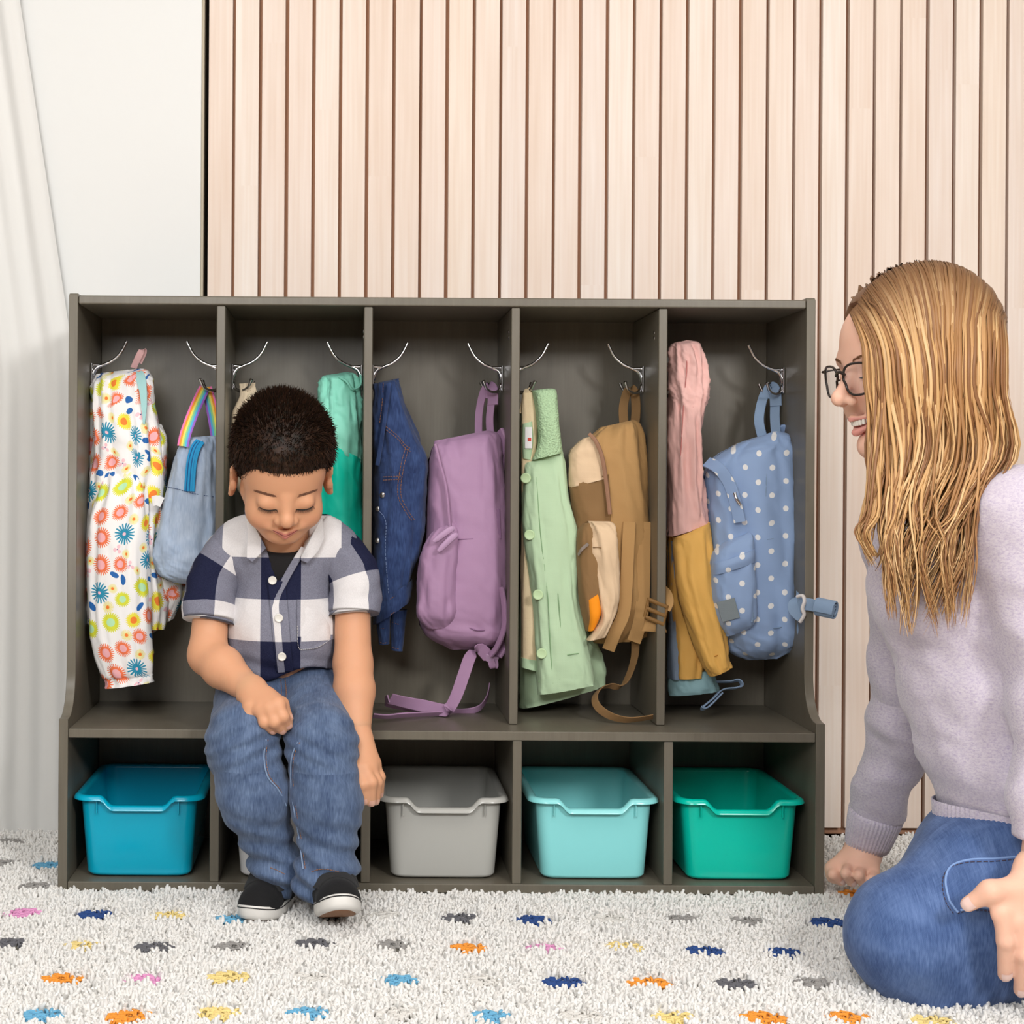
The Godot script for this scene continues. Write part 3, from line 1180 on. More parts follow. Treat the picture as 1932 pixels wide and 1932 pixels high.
func hang_lunch_bag() -> void:
	var t := thing("lunch_bag", "light blue denim lunch bag hanging by a rainbow-striped strap", "bag")
	var m := denim("light_denim", Color(0.58, 0.66, 0.77), Color(0.78, 0.83, 0.9))
	var k := [[350, 826, 404, 822, -0.165, 0.012, 0.03], [343, 834, 411, 830, -0.165, 0.026, 0.04], [331, 862, 414, 862, -0.165, 0.036, 0.05], [318, 915, 414, 915, -0.165, 0.042, 0.05], [306, 980, 414, 980, -0.165, 0.046, 0.05], [294, 1035, 413, 1035, -0.165, 0.048, 0.05], [291, 1062, 412, 1066, -0.165, 0.046, 0.05], [300, 1084, 410, 1090, -0.165, 0.04, 0.045], [330, 1099, 404, 1101, -0.165, 0.022, 0.03]]
	obj("bag_body", loft(k, 60, 64, folds(51, 0.006, 3.5, 3.0), 2.6).mesh(), m, t)
	var zb := cloth("zip_blue", Color(0.16, 0.6, 0.82), 0.6, 0.2)
	var zp := []
	for q in [[378, 832], [369, 845], [362, 870], [359, 900], [357, 927]]:
		zp.append(onto(k, q[0], q[1], 0.005, 2.6))
	var z := MB.new()
	z.strap(curve(zp, 16), Vector3(1, 0, 0.25), 0.0185, 0.002)
	var zo := obj("zipper", z.mesh(), zb, t)
	for dx in [-6, 0, 5]:
		var zl := MB.new()
		var pp := []
		for q in [[378, 832], [369, 845], [362, 870], [359, 900], [357, 927]]:
			pp.append(onto(k, q[0] + dx, q[1], 0.0062, 2.6))
		zl.tube(curve(pp, 16), 0.0009, 5)
		obj("zip_teeth", zl.mesh(), mat("zip_dark", Color(0.04, 0.36, 0.6), 0.5), zo)
	stitches(t, k, [[312, 918], [340, 924], [370, 932], [408, 938]], mat("blue_thread", Color(0.25, 0.33, 0.5), 0.8), 2.6, 0.004)
	var rm := mat("rainbow", Color.WHITE, 0.6)
	rm.albedo_texture = rainbow_tex()
	rm.uv1_scale = Vector3(1.0 / 0.02, 1, 1)
	rm.uv1_offset = Vector3(0.5, 0, 0)
	ribbon(t, "rainbow_strap", [[345, 842, -0.13], [351, 816, -0.135], [365, 778, -0.155], [381, 742, -0.19], [387, 731, -0.198]], Vector3(0.9, -0.35, 0.25), 0.02, 0.002, rm)
	ribbon(t, "rainbow_strap", [[389, 731, -0.2], [397, 760, -0.196], [404, 795, -0.185], [410, 836, -0.175]], Vector3(-0.95, -0.2, 0.35), 0.02, 0.002, rm)
	var p := MB.new()
	p.box(pix(338, 872, -0.14), Vector3(0.006, 0.012, 0.004), 0.001)
	obj("side_tag", p.mesh(), M.tag_white, t)

func hang_cream_bag() -> void:
	var t := thing("cream_bag", "cream canvas bag with a press stud behind the child's head", "bag")
	var m := cloth("cream_canvas", Color(0.86, 0.79, 0.68), 0.85)
	var k := [[452, 724, 481, 722, -0.19, 0.003, 0.003], [453, 735, 482, 733, -0.185, 0.004, 0.004], [452, 750, 488, 748, -0.18, 0.006, 0.006], [443, 768, 500, 766, -0.178, 0.012, 0.012], [438, 785, 512, 785, -0.178, 0.02, 0.02], [437, 830, 520, 830, -0.178, 0.028, 0.03], [440, 900, 522, 900, -0.178, 0.03, 0.03], [452, 930, 512, 930, -0.178, 0.02, 0.02]]
	obj("bag_body", loft(k, 40, 40, folds(61, 0.002, 3.0, 2.0)).mesh(), m, t)
	var s := MB.new()
	s.lathe(PackedVector2Array([Vector2(0, 0.004), Vector2(0.007, 0.0035), Vector2(0.011, 0.0015), Vector2(0.0115, 0)]), onto(k, 478, 752, 0.0), Basis(Vector3.RIGHT, PI / 2), 18)
	obj("press_stud", s.mesh(), mat("stud_cream", Color(0.85, 0.79, 0.68), 0.4), t)
	stitches(t, k, [[456, 738], [466, 738], [480, 736]], mat("cream_thread", Color(0.62, 0.55, 0.45), 0.8))

func hang_mint() -> void:
	var t := thing("mint_jacket", "mint and emerald green rain jacket hanging behind the child", "jacket")
	var a := cloth("mint_cloth", Color(0.55, 0.86, 0.77), 0.55, 0.2, 0.005)
	var b := cloth("emerald_cloth", Color(0.05, 0.82, 0.71), 0.5, 0.2, 0.005)
	var f := folds(71, 0.009, 6.0, 2.0)
	var k := [[614, 709, 655, 702, -0.19, 0.006, 0.01], [607, 722, 672, 710, -0.188, 0.03, 0.03], [603, 760, 680, 752, -0.186, 0.038, 0.04], [600, 800, 683, 800, -0.186, 0.04, 0.04], [596, 832, 684, 876, -0.186, 0.042, 0.04]]
	obj("hood", loft(k, 40, 56, f).mesh(), a, t)
	var k2 := [[597, 826, 685, 868, -0.186, 0.0415, 0.04], [592, 880, 686, 900, -0.186, 0.044, 0.045], [585, 960, 687, 960, -0.186, 0.046, 0.05], [580, 1040, 687, 1040, -0.186, 0.048, 0.05], [575, 1120, 688, 1120, -0.186, 0.046, 0.05], [585, 1180, 686, 1180, -0.186, 0.04, 0.045]]
	obj("coat_body", loft(k2, 46, 56, folds(72, 0.006, 4.0, 1.6)).mesh(), b, t)
	var l := MB.new()
	l.tube(curve([pix(640, 712, -0.16), pix(654, 720, -0.145), pix(662, 732, -0.145), pix(668, 735, -0.15), pix(680, 726, -0.16), pix(680, 708, -0.17)], 20), 0.0022, 6)
	obj("drawcord", l.mesh(), a, t)

func hang_denim() -> void:
	var t := thing("denim_jacket", "dark blue denim jacket with brown stitching hanging beside the purple backpack", "jacket")
	var m := denim("dark_denim", Color(0.11, 0.16, 0.3), Color(0.27, 0.36, 0.54))
	var th := mat("tan_thread", Color(0.55, 0.38, 0.27), 0.8)
	var f := folds(81, 0.007, 4.0, 2.2)
	var k := [[705, 724, 752, 714, -0.18, 0.006, 0.02], [704, 735, 757, 726, -0.18, 0.024, 0.03], [704, 790, 775, 788, -0.18, 0.036, 0.04], [704, 850, 798, 846, -0.18, 0.046, 0.05], [703, 885, 806, 880, -0.18, 0.05, 0.05], [703, 950, 802, 950, -0.18, 0.05, 0.05], [703, 1020, 795, 1016, -0.18, 0.05, 0.05], [703, 1080, 783, 1074, -0.18, 0.048, 0.05], [703, 1146, 776, 1100, -0.18, 0.044, 0.045]]
	obj("jacket_body", loft(k, 70, 60, f).mesh(), m, t)
	var hb := [[704, 1138, 778, 1092, -0.18, 0.046, 0.046], [704, 1160, 777, 1116, -0.18, 0.046, 0.046], [704, 1178, 774, 1132, -0.18, 0.045, 0.045]]
	obj("waistband", loft(hb, 12, 48, folds(82, 0.002, 4.0, 1.0)).mesh(), m, t)
	for c in [[709, 1160, 737, 1156, 715, 1216, 735, 1214], [737, 1152, 768, 1150, 738, 1226, 760, 1228]]:
		var kc := [[c[0], c[1], c[2], c[3], -0.19, 0.016, 0.016], [lerpf(c[0], c[4], 0.5), lerpf(c[1], c[5], 0.5), lerpf(c[2], c[6], 0.5), lerpf(c[3], c[7], 0.5), -0.188, 0.016, 0.016], [c[4], c[5], c[6], c[7], -0.186, 0.013, 0.013]]
		var o := obj("sleeve", loft(kc, 14, 28, folds(83, 0.002, 3.0, 1.0)).mesh(), m, t)
		stitches(o, kc, [[c[0] + 3, c[1] + 22], [(c[0] + c[2]) * 0.5, c[1] + 26], [c[2] - 5, c[3] + 24]], th)
		stitches(o, kc, [[c[4] + 2, c[5] - 4], [(c[4] + c[6]) * 0.5, c[5] - 2], [c[6] - 3, c[7] - 4]], th)
	# collar strips, yoke and seams
	for dx in [0, 9]:
		stitches(t, k, [[723 + dx, 722], [721 + dx, 760], [716 + dx, 800]], th, 2.5, 0.004)
	ribbon(t, "placket", [[735, 722, -0.142], [729, 770, -0.138], [720, 830, -0.134], [712, 878, -0.133]], Vector3(1, 0.1, 0.4), 0.007, 0.003, m)
	for d in [0, 6]:
		stitches(t, k, [[728, 805 + d], [750, 822 + d], [765, 840 + d], [778, 848 + d]], th, 2.5, 0.004)
		stitches(t, k, [[771 - d, 846], [762 - d, 880], [756 - d, 930], [768 - d, 960], [785 - d, 985]], th, 2.5, 0.004)
		stitches(t, k, [[722, 900 + d], [742, 899 + d], [762, 898 + d]], th, 2.5, 0.004)
	stitches(t, k, [[716, 965], [728, 985], [727, 1040], [733, 1120]], mat("pale_thread", Color(0.45, 0.53, 0.68), 0.8), 2.5, 0.004)
	stitches(t, hb, [[708, 1144], [740, 1128], [774, 1098]], th)
	stitches(t, hb, [[708, 1174], [740, 1158], [771, 1130]], th)
	for q in [[722, 934], [713, 1020], [714, 960]]:
		var mb := MB.new()
		mb.lathe(PackedVector2Array([Vector2(0, 0.003), Vector2(0.004, 0.002), Vector2(0.005, 0)]), onto(k, q[0], q[1], 0.002), Basis(Vector3.RIGHT, PI / 2), 12)
		obj("button", mb.mesh(), M.chrome, t)

func hang_purple() -> void:
	var t := thing("purple_backpack", "mauve purple backpack with dangling straps hanging in the middle cubby", "backpack")
	var m := cloth("mauve_nylon", Color(0.66, 0.52, 0.65), 0.5, 0.2, 0.012, 60.0)
	var k := [[822, 832, 920, 812, -0.18, 0.012, 0.03], [815, 850, 940, 820, -0.18, 0.034, 0.05], [812, 880, 948, 866, -0.18, 0.05, 0.06], [808, 950, 952, 945, -0.18, 0.058, 0.06], [804, 1020, 955, 1015, -0.18, 0.062, 0.06], [798, 1100, 956, 1100, -0.18, 0.064, 0.06], [792, 1165, 955, 1170, -0.18, 0.062, 0.06], [806, 1200, 950, 1200, -0.18, 0.055, 0.055], [850, 1224, 920, 1222, -0.18, 0.02, 0.03]]
	obj("pack_body", loft(k, 70, 72, folds(91, 0.007, 3.2, 2.2), 3.2).mesh(), m, t)
	# flap edge over the front, and the front pocket
	ribbon(t, "lid_piping", [[822, 838, -0.128], [830, 872, -0.122], [842, 920, -0.117], [848, 980, -0.114], [850, 1015, -0.113]], Vector3(1, 0.0, 0.5), 0.004, 0.006, m)
	var fp := [[818, 1000, 858, 984, -0.13, 0.012, 0.03], [800, 1028, 862, 1010, -0.13, 0.026, 0.03], [790, 1070, 862, 1060, -0.13, 0.034, 0.03], [786, 1120, 860, 1120, -0.13, 0.034, 0.03], [786, 1160, 856, 1160, -0.13, 0.032, 0.03], [806, 1186, 846, 1184, -0.13, 0.014, 0.02]]
	obj("front_pocket", loft(fp, 36, 44, folds(92, 0.005, 3.0, 2.0), 2.8).mesh(), m, t)
	for a in [[858, 996, 818, 1022], [864, 1008, 827, 1040]]:
		var mb := MB.new()
		mb.tube(curve([pix(a[0], a[1], -0.09), pix(lerpf(a[0], a[2], 0.3), lerpf(a[1], a[3], 0.2), -0.085), pix(a[2], a[3], -0.084)], 8), [0.002, 0.004, 0.0052, 0.0056, 0.0056, 0.0054, 0.005, 0.003], 8, true, 0.5, Vector3.BACK)
		obj("zip_pull", mb.mesh(), cloth("mauve_rubber", Color(0.71, 0.58, 0.71), 0.4), t)
	var line := mat("mauve_thread", Color(0.5, 0.36, 0.5), 0.7)
	seam(t, "seam", k, [[864, 1018], [900, 1016], [940, 1012]], 0.0011, line, 3.2)
	seam(t, "seam", k, [[850, 1190], [880, 1184], [905, 1190], [948, 1184]], 0.0011, line, 3.2)
	# handle loop on the hook
	ribbon(t, "handle", [[903, 824, -0.2], [904, 780, -0.205], [912, 740, -0.212], [922, 729, -0.214], [928, 745, -0.206], [924, 790, -0.196], [926, 822, -0.19]], Vector3(1, 0, 0.55), 0.0135, 0.0035, m, 30)
	ribbon(t, "handle_sleeve", [[917, 752, -0.2085], [920, 733, -0.211], [925, 729, -0.21], [930, 738, -0.203], [930, 764, -0.199]], Vector3(1, 0, 0.55), 0.019, 0.005, m, 16)
	# shoulder straps down the right side
	ribbon(t, "shoulder_strap", [[938, 818, -0.19], [948, 850, -0.18], [956, 930, -0.17], [959, 1030, -0.165], [961, 1120, -0.165], [962, 1180, -0.165], [948, 1215, -0.16], [934, 1238, -0.155]], Vector3(0.5, 0.1, 1), 0.04, 0.007, m, 36)
	ribbon(t, "side_zipper", [[940, 960, -0.128], [941, 985, -0.126], [943, 1016, -0.126]], Vector3(1, 0, 0), 0.005, 0.004, line, 10)
	ribbon(t, "strap_edge", [[945, 1108, -0.12], [950, 1130, -0.12], [952, 1180, -0.12], [938, 1220, -0.13], [926, 1236, -0.14]], Vector3(0.6, 0.2, 1), 0.01, 0.005, m, 20)
	var b := MB.new()
	b.strap(curve([pix(914, 1238, -0.15), pix(925, 1243, -0.145), pix(938, 1246, -0.15)], 8), Vector3(0, 1, 0.4), 0.013, 0.004)
	obj("slider", b.mesh(), M.mauve_rubber, t)
	ribbon(t, "webbing_loop", [[932, 1240, -0.15], [934, 1256, -0.148], [930, 1258, -0.146], [926, 1244, -0.146]], Vector3(1, 0, 0.3), 0.012, 0.002, m, 12)
	ribbon(t, "webbing", [[922, 1240, -0.148], [905, 1224, -0.14], [888, 1238, -0.14], [876, 1270, -0.14], [862, 1310, -0.14], [848, 1336, -0.14], [836, 1340, -0.145], [800, 1332, -0.16], [765, 1325, -0.16], [736, 1318, -0.15]], Vector3(0.75, 0.7, 0.2), 0.021, 0.002, m, 48)
	ribbon(t, "webbing_tail", [[733, 1318, -0.15], [728, 1322, -0.17], [740, 1330, -0.185], [790, 1338, -0.19], [860, 1343, -0.19], [900, 1338, -0.19], [918, 1318, -0.2], [924, 1290, -0.21]], Vector3(0, 0.8, 0.5), 0.013, 0.002, m, 40)
	ribbon(t, "webbing_end", [[704, 1350, -0.08], [730, 1352, -0.085], [762, 1349, -0.1], [810, 1347, -0.13], [850, 1345, -0.16]], Vector3(0, 0.55, 0.8), 0.013, 0.003, m, 24)

func hang_green() -> void:
	var t := thing("green_shirt_jacket", "sage green shirt jacket with quilted collar and four round buttons", "jacket")
	var m := cloth("sage_cloth", Color(0.71, 0.81, 0.675), 0.85, 0.2, 0.012)
	var cr := cloth("cream_lining", Color(0.88, 0.8, 0.66), 0.85, 0.2)
	# the back of the jacket hangs lower behind
	var kb := [[984, 760, 1040, 752, -0.2, 0.01, 0.02], [983, 850, 1060, 850, -0.2, 0.03, 0.03], [982, 1000, 1088, 1000, -0.2, 0.035, 0.03], [982, 1150, 1100, 1150, -0.2, 0.035, 0.03], [982, 1270, 1134, 1240, -0.2, 0.035, 0.03], [983, 1336, 1143, 1292, -0.2, 0.03, 0.03]]
	obj("back_panel", loft(kb, 50, 50, folds(101, 0.007, 5.0, 1.5)).mesh(), m, t)
	var kl := [[985, 742, 1010, 740, -0.165, 0.006, 0.01], [984, 800, 1012, 800, -0.16, 0.012, 0.01], [984, 900, 1008, 900, -0.155, 0.012, 0.01], [985, 1000, 1006, 1000, -0.155, 0.012, 0.01], [983, 1120, 1010, 1120, -0.155, 0.012, 0.01], [983, 1244, 1014, 1248, -0.155, 0.012, 0.01]]
	obj("lining", loft(kl, 30, 24, folds(104, 0.003, 3.0, 2.0)).mesh(), cr, t)
	var kh := [[983, 1240, 1014, 1246, -0.154, 0.013, 0.01], [983, 1258, 1014, 1266, -0.154, 0.013, 0.01]]
	obj("lining_hem", loft(kh, 6, 24).mesh(), m, t)
	var k := [[990, 874, 1062, 850, -0.15, 0.012, 0.02], [985, 892, 1066, 876, -0.15, 0.02, 0.02], [985, 950, 1074, 940, -0.148, 0.027, 0.02], [988, 1010, 1088, 1000, -0.146, 0.03, 0.02], [997, 1080, 1090, 1072, -0.144, 0.031, 0.02], [1004, 1140, 1093, 1136, -0.142, 0.031, 0.02], [1009, 1210, 1106, 1200, -0.14, 0.031, 0.02], [1012, 1270, 1117, 1254, -0.139, 0.03, 0.02], [1013, 1309, 1121, 1290, -0.139, 0.026, 0.02]]
	obj("front_panel", loft(k, 64, 56, folds(102, 0.005, 4.5, 1.8), 3.0).mesh(), m, t)
	for q in [[992, 902], [999, 1009], [1015, 1122], [1022, 1233]]:
		button_at(t, onto(k, q[0], q[1], 0.0035, 3.0), 0.0088, cloth("sage_button", Color(0.74, 0.84, 0.66), 0.35, 0.0, 0.0), Vector3(-0.12, 0, 1))
	var dk := mat("sage_thread", Color(0.5, 0.63, 0.47), 0.8)
	seam(t, "placket_seam", k, [[1012, 900], [1020, 1010], [1033, 1120], [1037, 1200], [1043, 1290]], 0.0008, dk, 3.0)
	seam(t, "pocket_seam", k, [[1050, 1096], [1056, 1160], [1060, 1230]], 0.0008, dk, 3.0)
	seam(t, "pocket_seam", k, [[1070, 1236], [1090, 1233], [1108, 1232]], 0.0009, dk, 3.0)
	seam(t, "hem_seam", k, [[1016, 1286], [1060, 1280], [1114, 1268]], 0.0008, dk, 3.0)
	# turned-down quilted collar
	var q := bump(mat("sage_quilt", Color(0.68, 0.8, 0.64), 0.9), ntex(8, 0.09, 2, 256), 0.25, Vector3(10, 10, 10))
	var kc := [[1003, 737, 1036, 733, -0.165, 0.012, 0.016], [1006, 744, 1048, 738, -0.155, 0.022, 0.02], [1012, 790, 1054, 772, -0.148, 0.026, 0.02], [1016, 830, 1057, 820, -0.144, 0.026, 0.02], [1004, 868, 1060, 854, -0.142, 0.022, 0.014]]
	obj("collar", loft(kc, 28, 40, folds(103, 0.002, 3.0, 2.0)).mesh(), q, t)
	var kn := [[985, 800, 1004, 795, -0.15, 0.01, 0.006], [984, 830, 1006, 830, -0.15, 0.011, 0.006], [986, 865, 1002, 868, -0.15, 0.008, 0.006]]
	obj("neck_facing", loft(kn, 14, 20).mesh(), m, t)
	var tg := MB.new()
	tg.box(pix(997, 826, -0.137), Vector3(0.012, 0.036, 0.0012), 0.0005, Basis(Vector3.UP, -0.4))
	var to := obj("neck_label", tg.mesh(), M.tag_white, t)
	var rd := MB.new()
	rd.box(pix(999, 829, -0.1355), Vector3(0.006, 0.0055, 0.0012), 0.0004, Basis(Vector3.UP, -0.4))
	obj("label_mark", rd.mesh(), mat("label_red", Color(0.82, 0.3, 0.25), 0.7), to)
	ribbon(t, "hang_loop", [[984, 780, -0.16], [990, 748, -0.17], [996, 734, -0.18], [1002, 750, -0.17], [1008, 800, -0.16]], Vector3(1, 0, 0.4), 0.008, 0.002, cr, 20)

func hang_tan() -> void:
	var t := thing("tan_backpack", "tan and brown canvas backpack with an orange patch on its pocket", "backpack")
	var m := cloth("tan_canvas", Color(0.69, 0.54, 0.35), 0.8, 0.25, 0.012)
	var br := cloth("brown_canvas", Color(0.52, 0.4, 0.26), 0.8, 0.25, 0.012)
	var bg := cloth("beige_canvas", Color(0.85, 0.74, 0.61), 0.75, 0.2, 0.012)
	var k := [[1136, 806, 1196, 792, -0.18, 0.016, 0.03], [1110, 826, 1206, 800, -0.18, 0.036, 0.05], [1090, 850, 1211, 850, -0.18, 0.05, 0.06], [1086, 910, 1218, 910, -0.18, 0.056, 0.06], [1088, 980, 1228, 980, -0.18, 0.058, 0.06], [1092, 1050, 1236, 1050, -0.18, 0.058, 0.06], [1098, 1120, 1242, 1120, -0.18, 0.058, 0.06], [1108, 1180, 1236, 1180, -0.18, 0.052, 0.055], [1120, 1212, 1206, 1206, -0.18, 0.03, 0.04]]
	obj("pack_body", loft(k, 64, 64, folds(111, 0.008, 5.0, 1.8), 2.6).mesh(), m, t)
	# beige and brown front panels, left of the piping
	var kp := [[1100, 828, 1120, 822, -0.14, 0.01, 0.03], [1078, 850, 1133, 846, -0.14, 0.022, 0.03], [1073, 880, 1143, 880, -0.14, 0.026, 0.03], [1074, 920, 1149, 900, -0.14, 0.027, 0.03]]
	obj("front_panel", loft(kp, 24, 36, folds(112, 0.003, 3.0, 2.0)).mesh(), bg, t)
	var kq := [[1074, 912, 1149, 894, -0.14, 0.026, 0.03], [1078, 950, 1152, 950, -0.14, 0.027, 0.03], [1086, 1000, 1155, 1000, -0.14, 0.028, 0.03], [1094, 1080, 1158, 1080, -0.14, 0.026, 0.03], [1104, 1170, 1156, 1170, -0.14, 0.016, 0.02]]
	obj("front_panel", loft(kq, 30, 36, folds(113, 0.003, 3.0, 2.0)).mesh(), br, t)
	ribbon(t, "piping", [[1112, 819, -0.122], [1124, 832, -0.113], [1136, 862, -0.108], [1144, 910, -0.108], [1151, 970, -0.108]], Vector3(1, 0, 0.6), 0.006, 0.005, cloth("piping_tan", Color(0.6, 0.45, 0.36), 0.6), 22)
	# front pocket with its cream gusset and orange patch
	var kf := [[1100, 988, 1120, 984, -0.115, 0.012, 0.03], [1090, 1006, 1134, 1000, -0.115, 0.024, 0.03], [1088, 1060, 1136, 1055, -0.115, 0.03, 0.03], [1090, 1110, 1138, 1105, -0.115, 0.031, 0.03], [1098, 1160, 1136, 1160, -0.115, 0.028, 0.03], [1106, 1190, 1128, 1188, -0.115, 0.014, 0.02]]
	obj("front_pocket", loft(kf, 34, 36, folds(114, 0.003, 3.0, 2.0)).mesh(), br, t)
	var kg := [[1108, 983, 1152, 984, -0.11, 0.012, 0.03], [1110, 998, 1162, 1000, -0.108, 0.026, 0.03], [1116, 1050, 1166, 1050, -0.106, 0.03, 0.03], [1126, 1120, 1166, 1120, -0.106, 0.03, 0.03], [1128, 1170, 1158, 1160, -0.106, 0.028, 0.03], [1108, 1208, 1142, 1200, -0.106, 0.018, 0.02]]
	obj("pocket_gusset", loft(kg, 36, 36, folds(115, 0.005, 2.5, 2.5)).mesh(), bg, t)
	var ko := [[1100, 1134, 1131, 1113, -0.112, 0.031, 0.03], [1102, 1150, 1133, 1132, -0.112, 0.031, 0.03], [1106, 1168, 1132, 1158, -0.112, 0.03, 0.03], [1108, 1190, 1120, 1186, -0.112, 0.02, 0.02]]
	obj("orange_patch", loft(ko, 16, 28).mesh(), cloth("orange_canvas", Color(0.96, 0.58, 0.1), 0.7, 0.2, 0.012), t)
	ribbon(t, "pocket_zipper", [[1091, 1047, -0.094], [1098, 1036, -0.087], [1110, 1026, -0.083]], Vector3(0.3, 1, 0.3), 0.005, 0.002, mat("zip_grey", Color(0.55, 0.5, 0.47), 0.4), 10)
	seam(t, "pocket_seam", kg, [[1114, 1034], [1130, 1033], [1164, 1040]], 0.0008, br)
	# handle, straps and buckle
	ribbon(t, "handle", [[1178, 806, -0.19], [1176, 770, -0.198], [1183, 740, -0.208], [1191, 733, -0.21], [1198, 745, -0.204], [1200, 775, -0.196], [1197, 808, -0.186]], Vector3(0.9, 0, 0.5), 0.016, 0.003, br, 28)
	ribbon(t, "shoulder_strap", [[1188, 985, -0.118], [1184, 1060, -0.114], [1181, 1120, -0.112], [1176, 1160, -0.112], [1160, 1195, -0.116], [1148, 1225, -0.13]], Vector3(1, 0, 0.3), 0.021, 0.006, m, 30)
	ribbon(t, "shoulder_strap", [[1215, 985, -0.13], [1214, 1080, -0.124], [1212, 1140, -0.122], [1206, 1180, -0.122], [1196, 1210, -0.128]], Vector3(1, 0, 0.3), 0.023, 0.006, m, 30)
	ribbon(t, "shoulder_strap", [[1234, 1000, -0.15], [1236, 1060, -0.14], [1240, 1100, -0.13], [1258, 1120, -0.09], [1262, 1138, -0.075], [1256, 1150, -0.072]], Vector3(1, 0.5, 0.3), 0.016, 0.003, m, 26)
	var bk := MB.new()
	for q in [[1234, 1135], [1231, 1152], [1228, 1168]]:
		bk.tube(PackedVector3Array([pix(q[0] - 11, q[1] - 4, -0.07), pix(q[0] + 24, q[1] + 10, -0.07)]), 0.0038, 8)
	bk.tube(PackedVector3Array([pix(1224, 1128, -0.07), pix(1216, 1164, -0.07)]), 0.0026, 8)
	bk.tube(PackedVector3Array([pix(1259, 1142, -0.07), pix(1251, 1180, -0.07)]), 0.0026, 8)
	obj("buckle", bk.mesh(), cloth("buckle_tan", Color(0.5, 0.37, 0.21), 0.35, 0.0, 0.0), t)
	var kw := [[1218, 1160, 1250, 1172, -0.085, 0.008, 0.01], [1214, 1178, 1256, 1186, -0.085, 0.009, 0.01], [1210, 1190, 1258, 1193, -0.085, 0.006, 0.008]]
	obj("strap_tab", loft(kw, 10, 24).mesh(), m, t)
	ribbon(t, "webbing", [[1198, 1195, -0.14], [1198, 1235, -0.15], [1186, 1275, -0.15], [1170, 1295, -0.15], [1150, 1294, -0.15], [1132, 1300, -0.14], [1122, 1316, -0.12], [1128, 1334, -0.1], [1150, 1350, -0.085], [1180, 1358, -0.08], [1210, 1356, -0.08], [1232, 1352, -0.08]], Vector3(0.6, 0.55, 0.55), 0.014, 0.002, br, 60)

func hang_pink() -> void:
	var t := thing("pink_raincoat", "pink hooded raincoat with mustard yellow sleeves in the rightmost cubby", "raincoat")
	var a := cloth("pink_cloth", Color(0.925, 0.74, 0.71), 0.65, 0.2, 0.006)
	var b := cloth("mustard_cloth", Color(0.92, 0.715, 0.38), 0.65, 0.2, 0.006)
	var c := cloth("aqua_cloth", Color(0.62, 0.78, 0.81), 0.7, 0.2, 0.006)
	var k := [[1270, 648, 1300, 642, -0.18, 0.016, 0.03], [1264, 662, 1318, 654, -0.18, 0.034, 0.04], [1262, 700, 1329, 700, -0.18, 0.04, 0.05], [1262, 740, 1330, 740, -0.18, 0.04, 0.05], [1262, 775, 1325, 772, -0.18, 0.038, 0.05], [1262, 850, 1325, 850, -0.18, 0.036, 0.05], [1262, 930, 1328, 930, -0.176, 0.036, 0.05], [1264, 1012, 1336, 986, -0.172, 0.034, 0.05]]
	obj("hood_and_body", loft(k, 70, 60, folds(121, 0.009, 5.5, 2.4)).mesh(), a, t)
	var dk := mat("pink_thread", Color(0.76, 0.47, 0.45), 0.8)
	seam(t, "seam", k, [[1296, 770], [1308, 768], [1322, 770]], 0.0009, dk)
	seam(t, "seam", k, [[1292, 650], [1296, 690], [1290, 760], [1284, 860]], 0.0009, dk)
	var kb := [[1264, 985, 1330, 985, -0.2, 0.03, 0.03], [1264, 1100, 1336, 1100, -0.2, 0.034, 0.03], [1266, 1200, 1332, 1200, -0.2, 0.034, 0.03], [1272, 1279, 1324, 1276, -0.2, 0.03, 0.03]]
	obj("coat_body", loft(kb, 36, 44, folds(122, 0.006, 4.5, 1.4)).mesh(), b, t)
	var s := [[1269, 1014, 1336, 984, -0.168, 0.033, 0.03], [1271, 1040, 1339, 1020, -0.164, 0.034, 0.03], [1276, 1100, 1348, 1080, -0.155, 0.033, 0.03], [1290, 1160, 1358, 1140, -0.148, 0.031, 0.028], [1308, 1215, 1368, 1196, -0.143, 0.028, 0.026], [1324, 1256, 1375, 1238, -0.14, 0.025, 0.024], [1338, 1276, 1378, 1258, -0.139, 0.022, 0.022]]
	obj("sleeve", loft(s, 46, 48, folds(123, 0.0045, 4.0, 2.0), 2.4).mesh(), b, t)
	seam(t, "cuff_seam", s, [[1326, 1246], [1350, 1238], [1372, 1226]], 0.0008, mat("mustard_thread", Color(0.72, 0.48, 0.15), 0.8), 2.4)
	var kc := [[1262, 1262, 1344, 1264, -0.21, 0.03, 0.03], [1261, 1290, 1352, 1288, -0.21, 0.032, 0.03], [1262, 1311, 1356, 1302, -0.21, 0.028, 0.03]]
	obj("lining_hem", loft(kc, 14, 50, folds(124, 0.0035, 9.0, 0.8)).mesh(), c, t)
	var kd := [[1262, 1020, 1280, 1020, -0.2, 0.02, 0.02], [1262, 1150, 1282, 1150, -0.2, 0.022, 0.02], [1262, 1280, 1290, 1280, -0.2, 0.022, 0.02]]
	obj("lining", loft(kd, 20, 24, folds(125, 0.004, 3.0, 2.0)).mesh(), cloth("slate_lining", Color(0.56, 0.63, 0.72), 0.8), t)

func flat_print(mb: MB) -> MB:      # the print runs straight across and down the cloth
	for i in mb.v.size():
		mb.uv[i] = Vector2(mb.v[i].x + 0.35 * mb.v[i].z, mb.v[i].y + 0.25 * mb.v[i].z)
	return mb

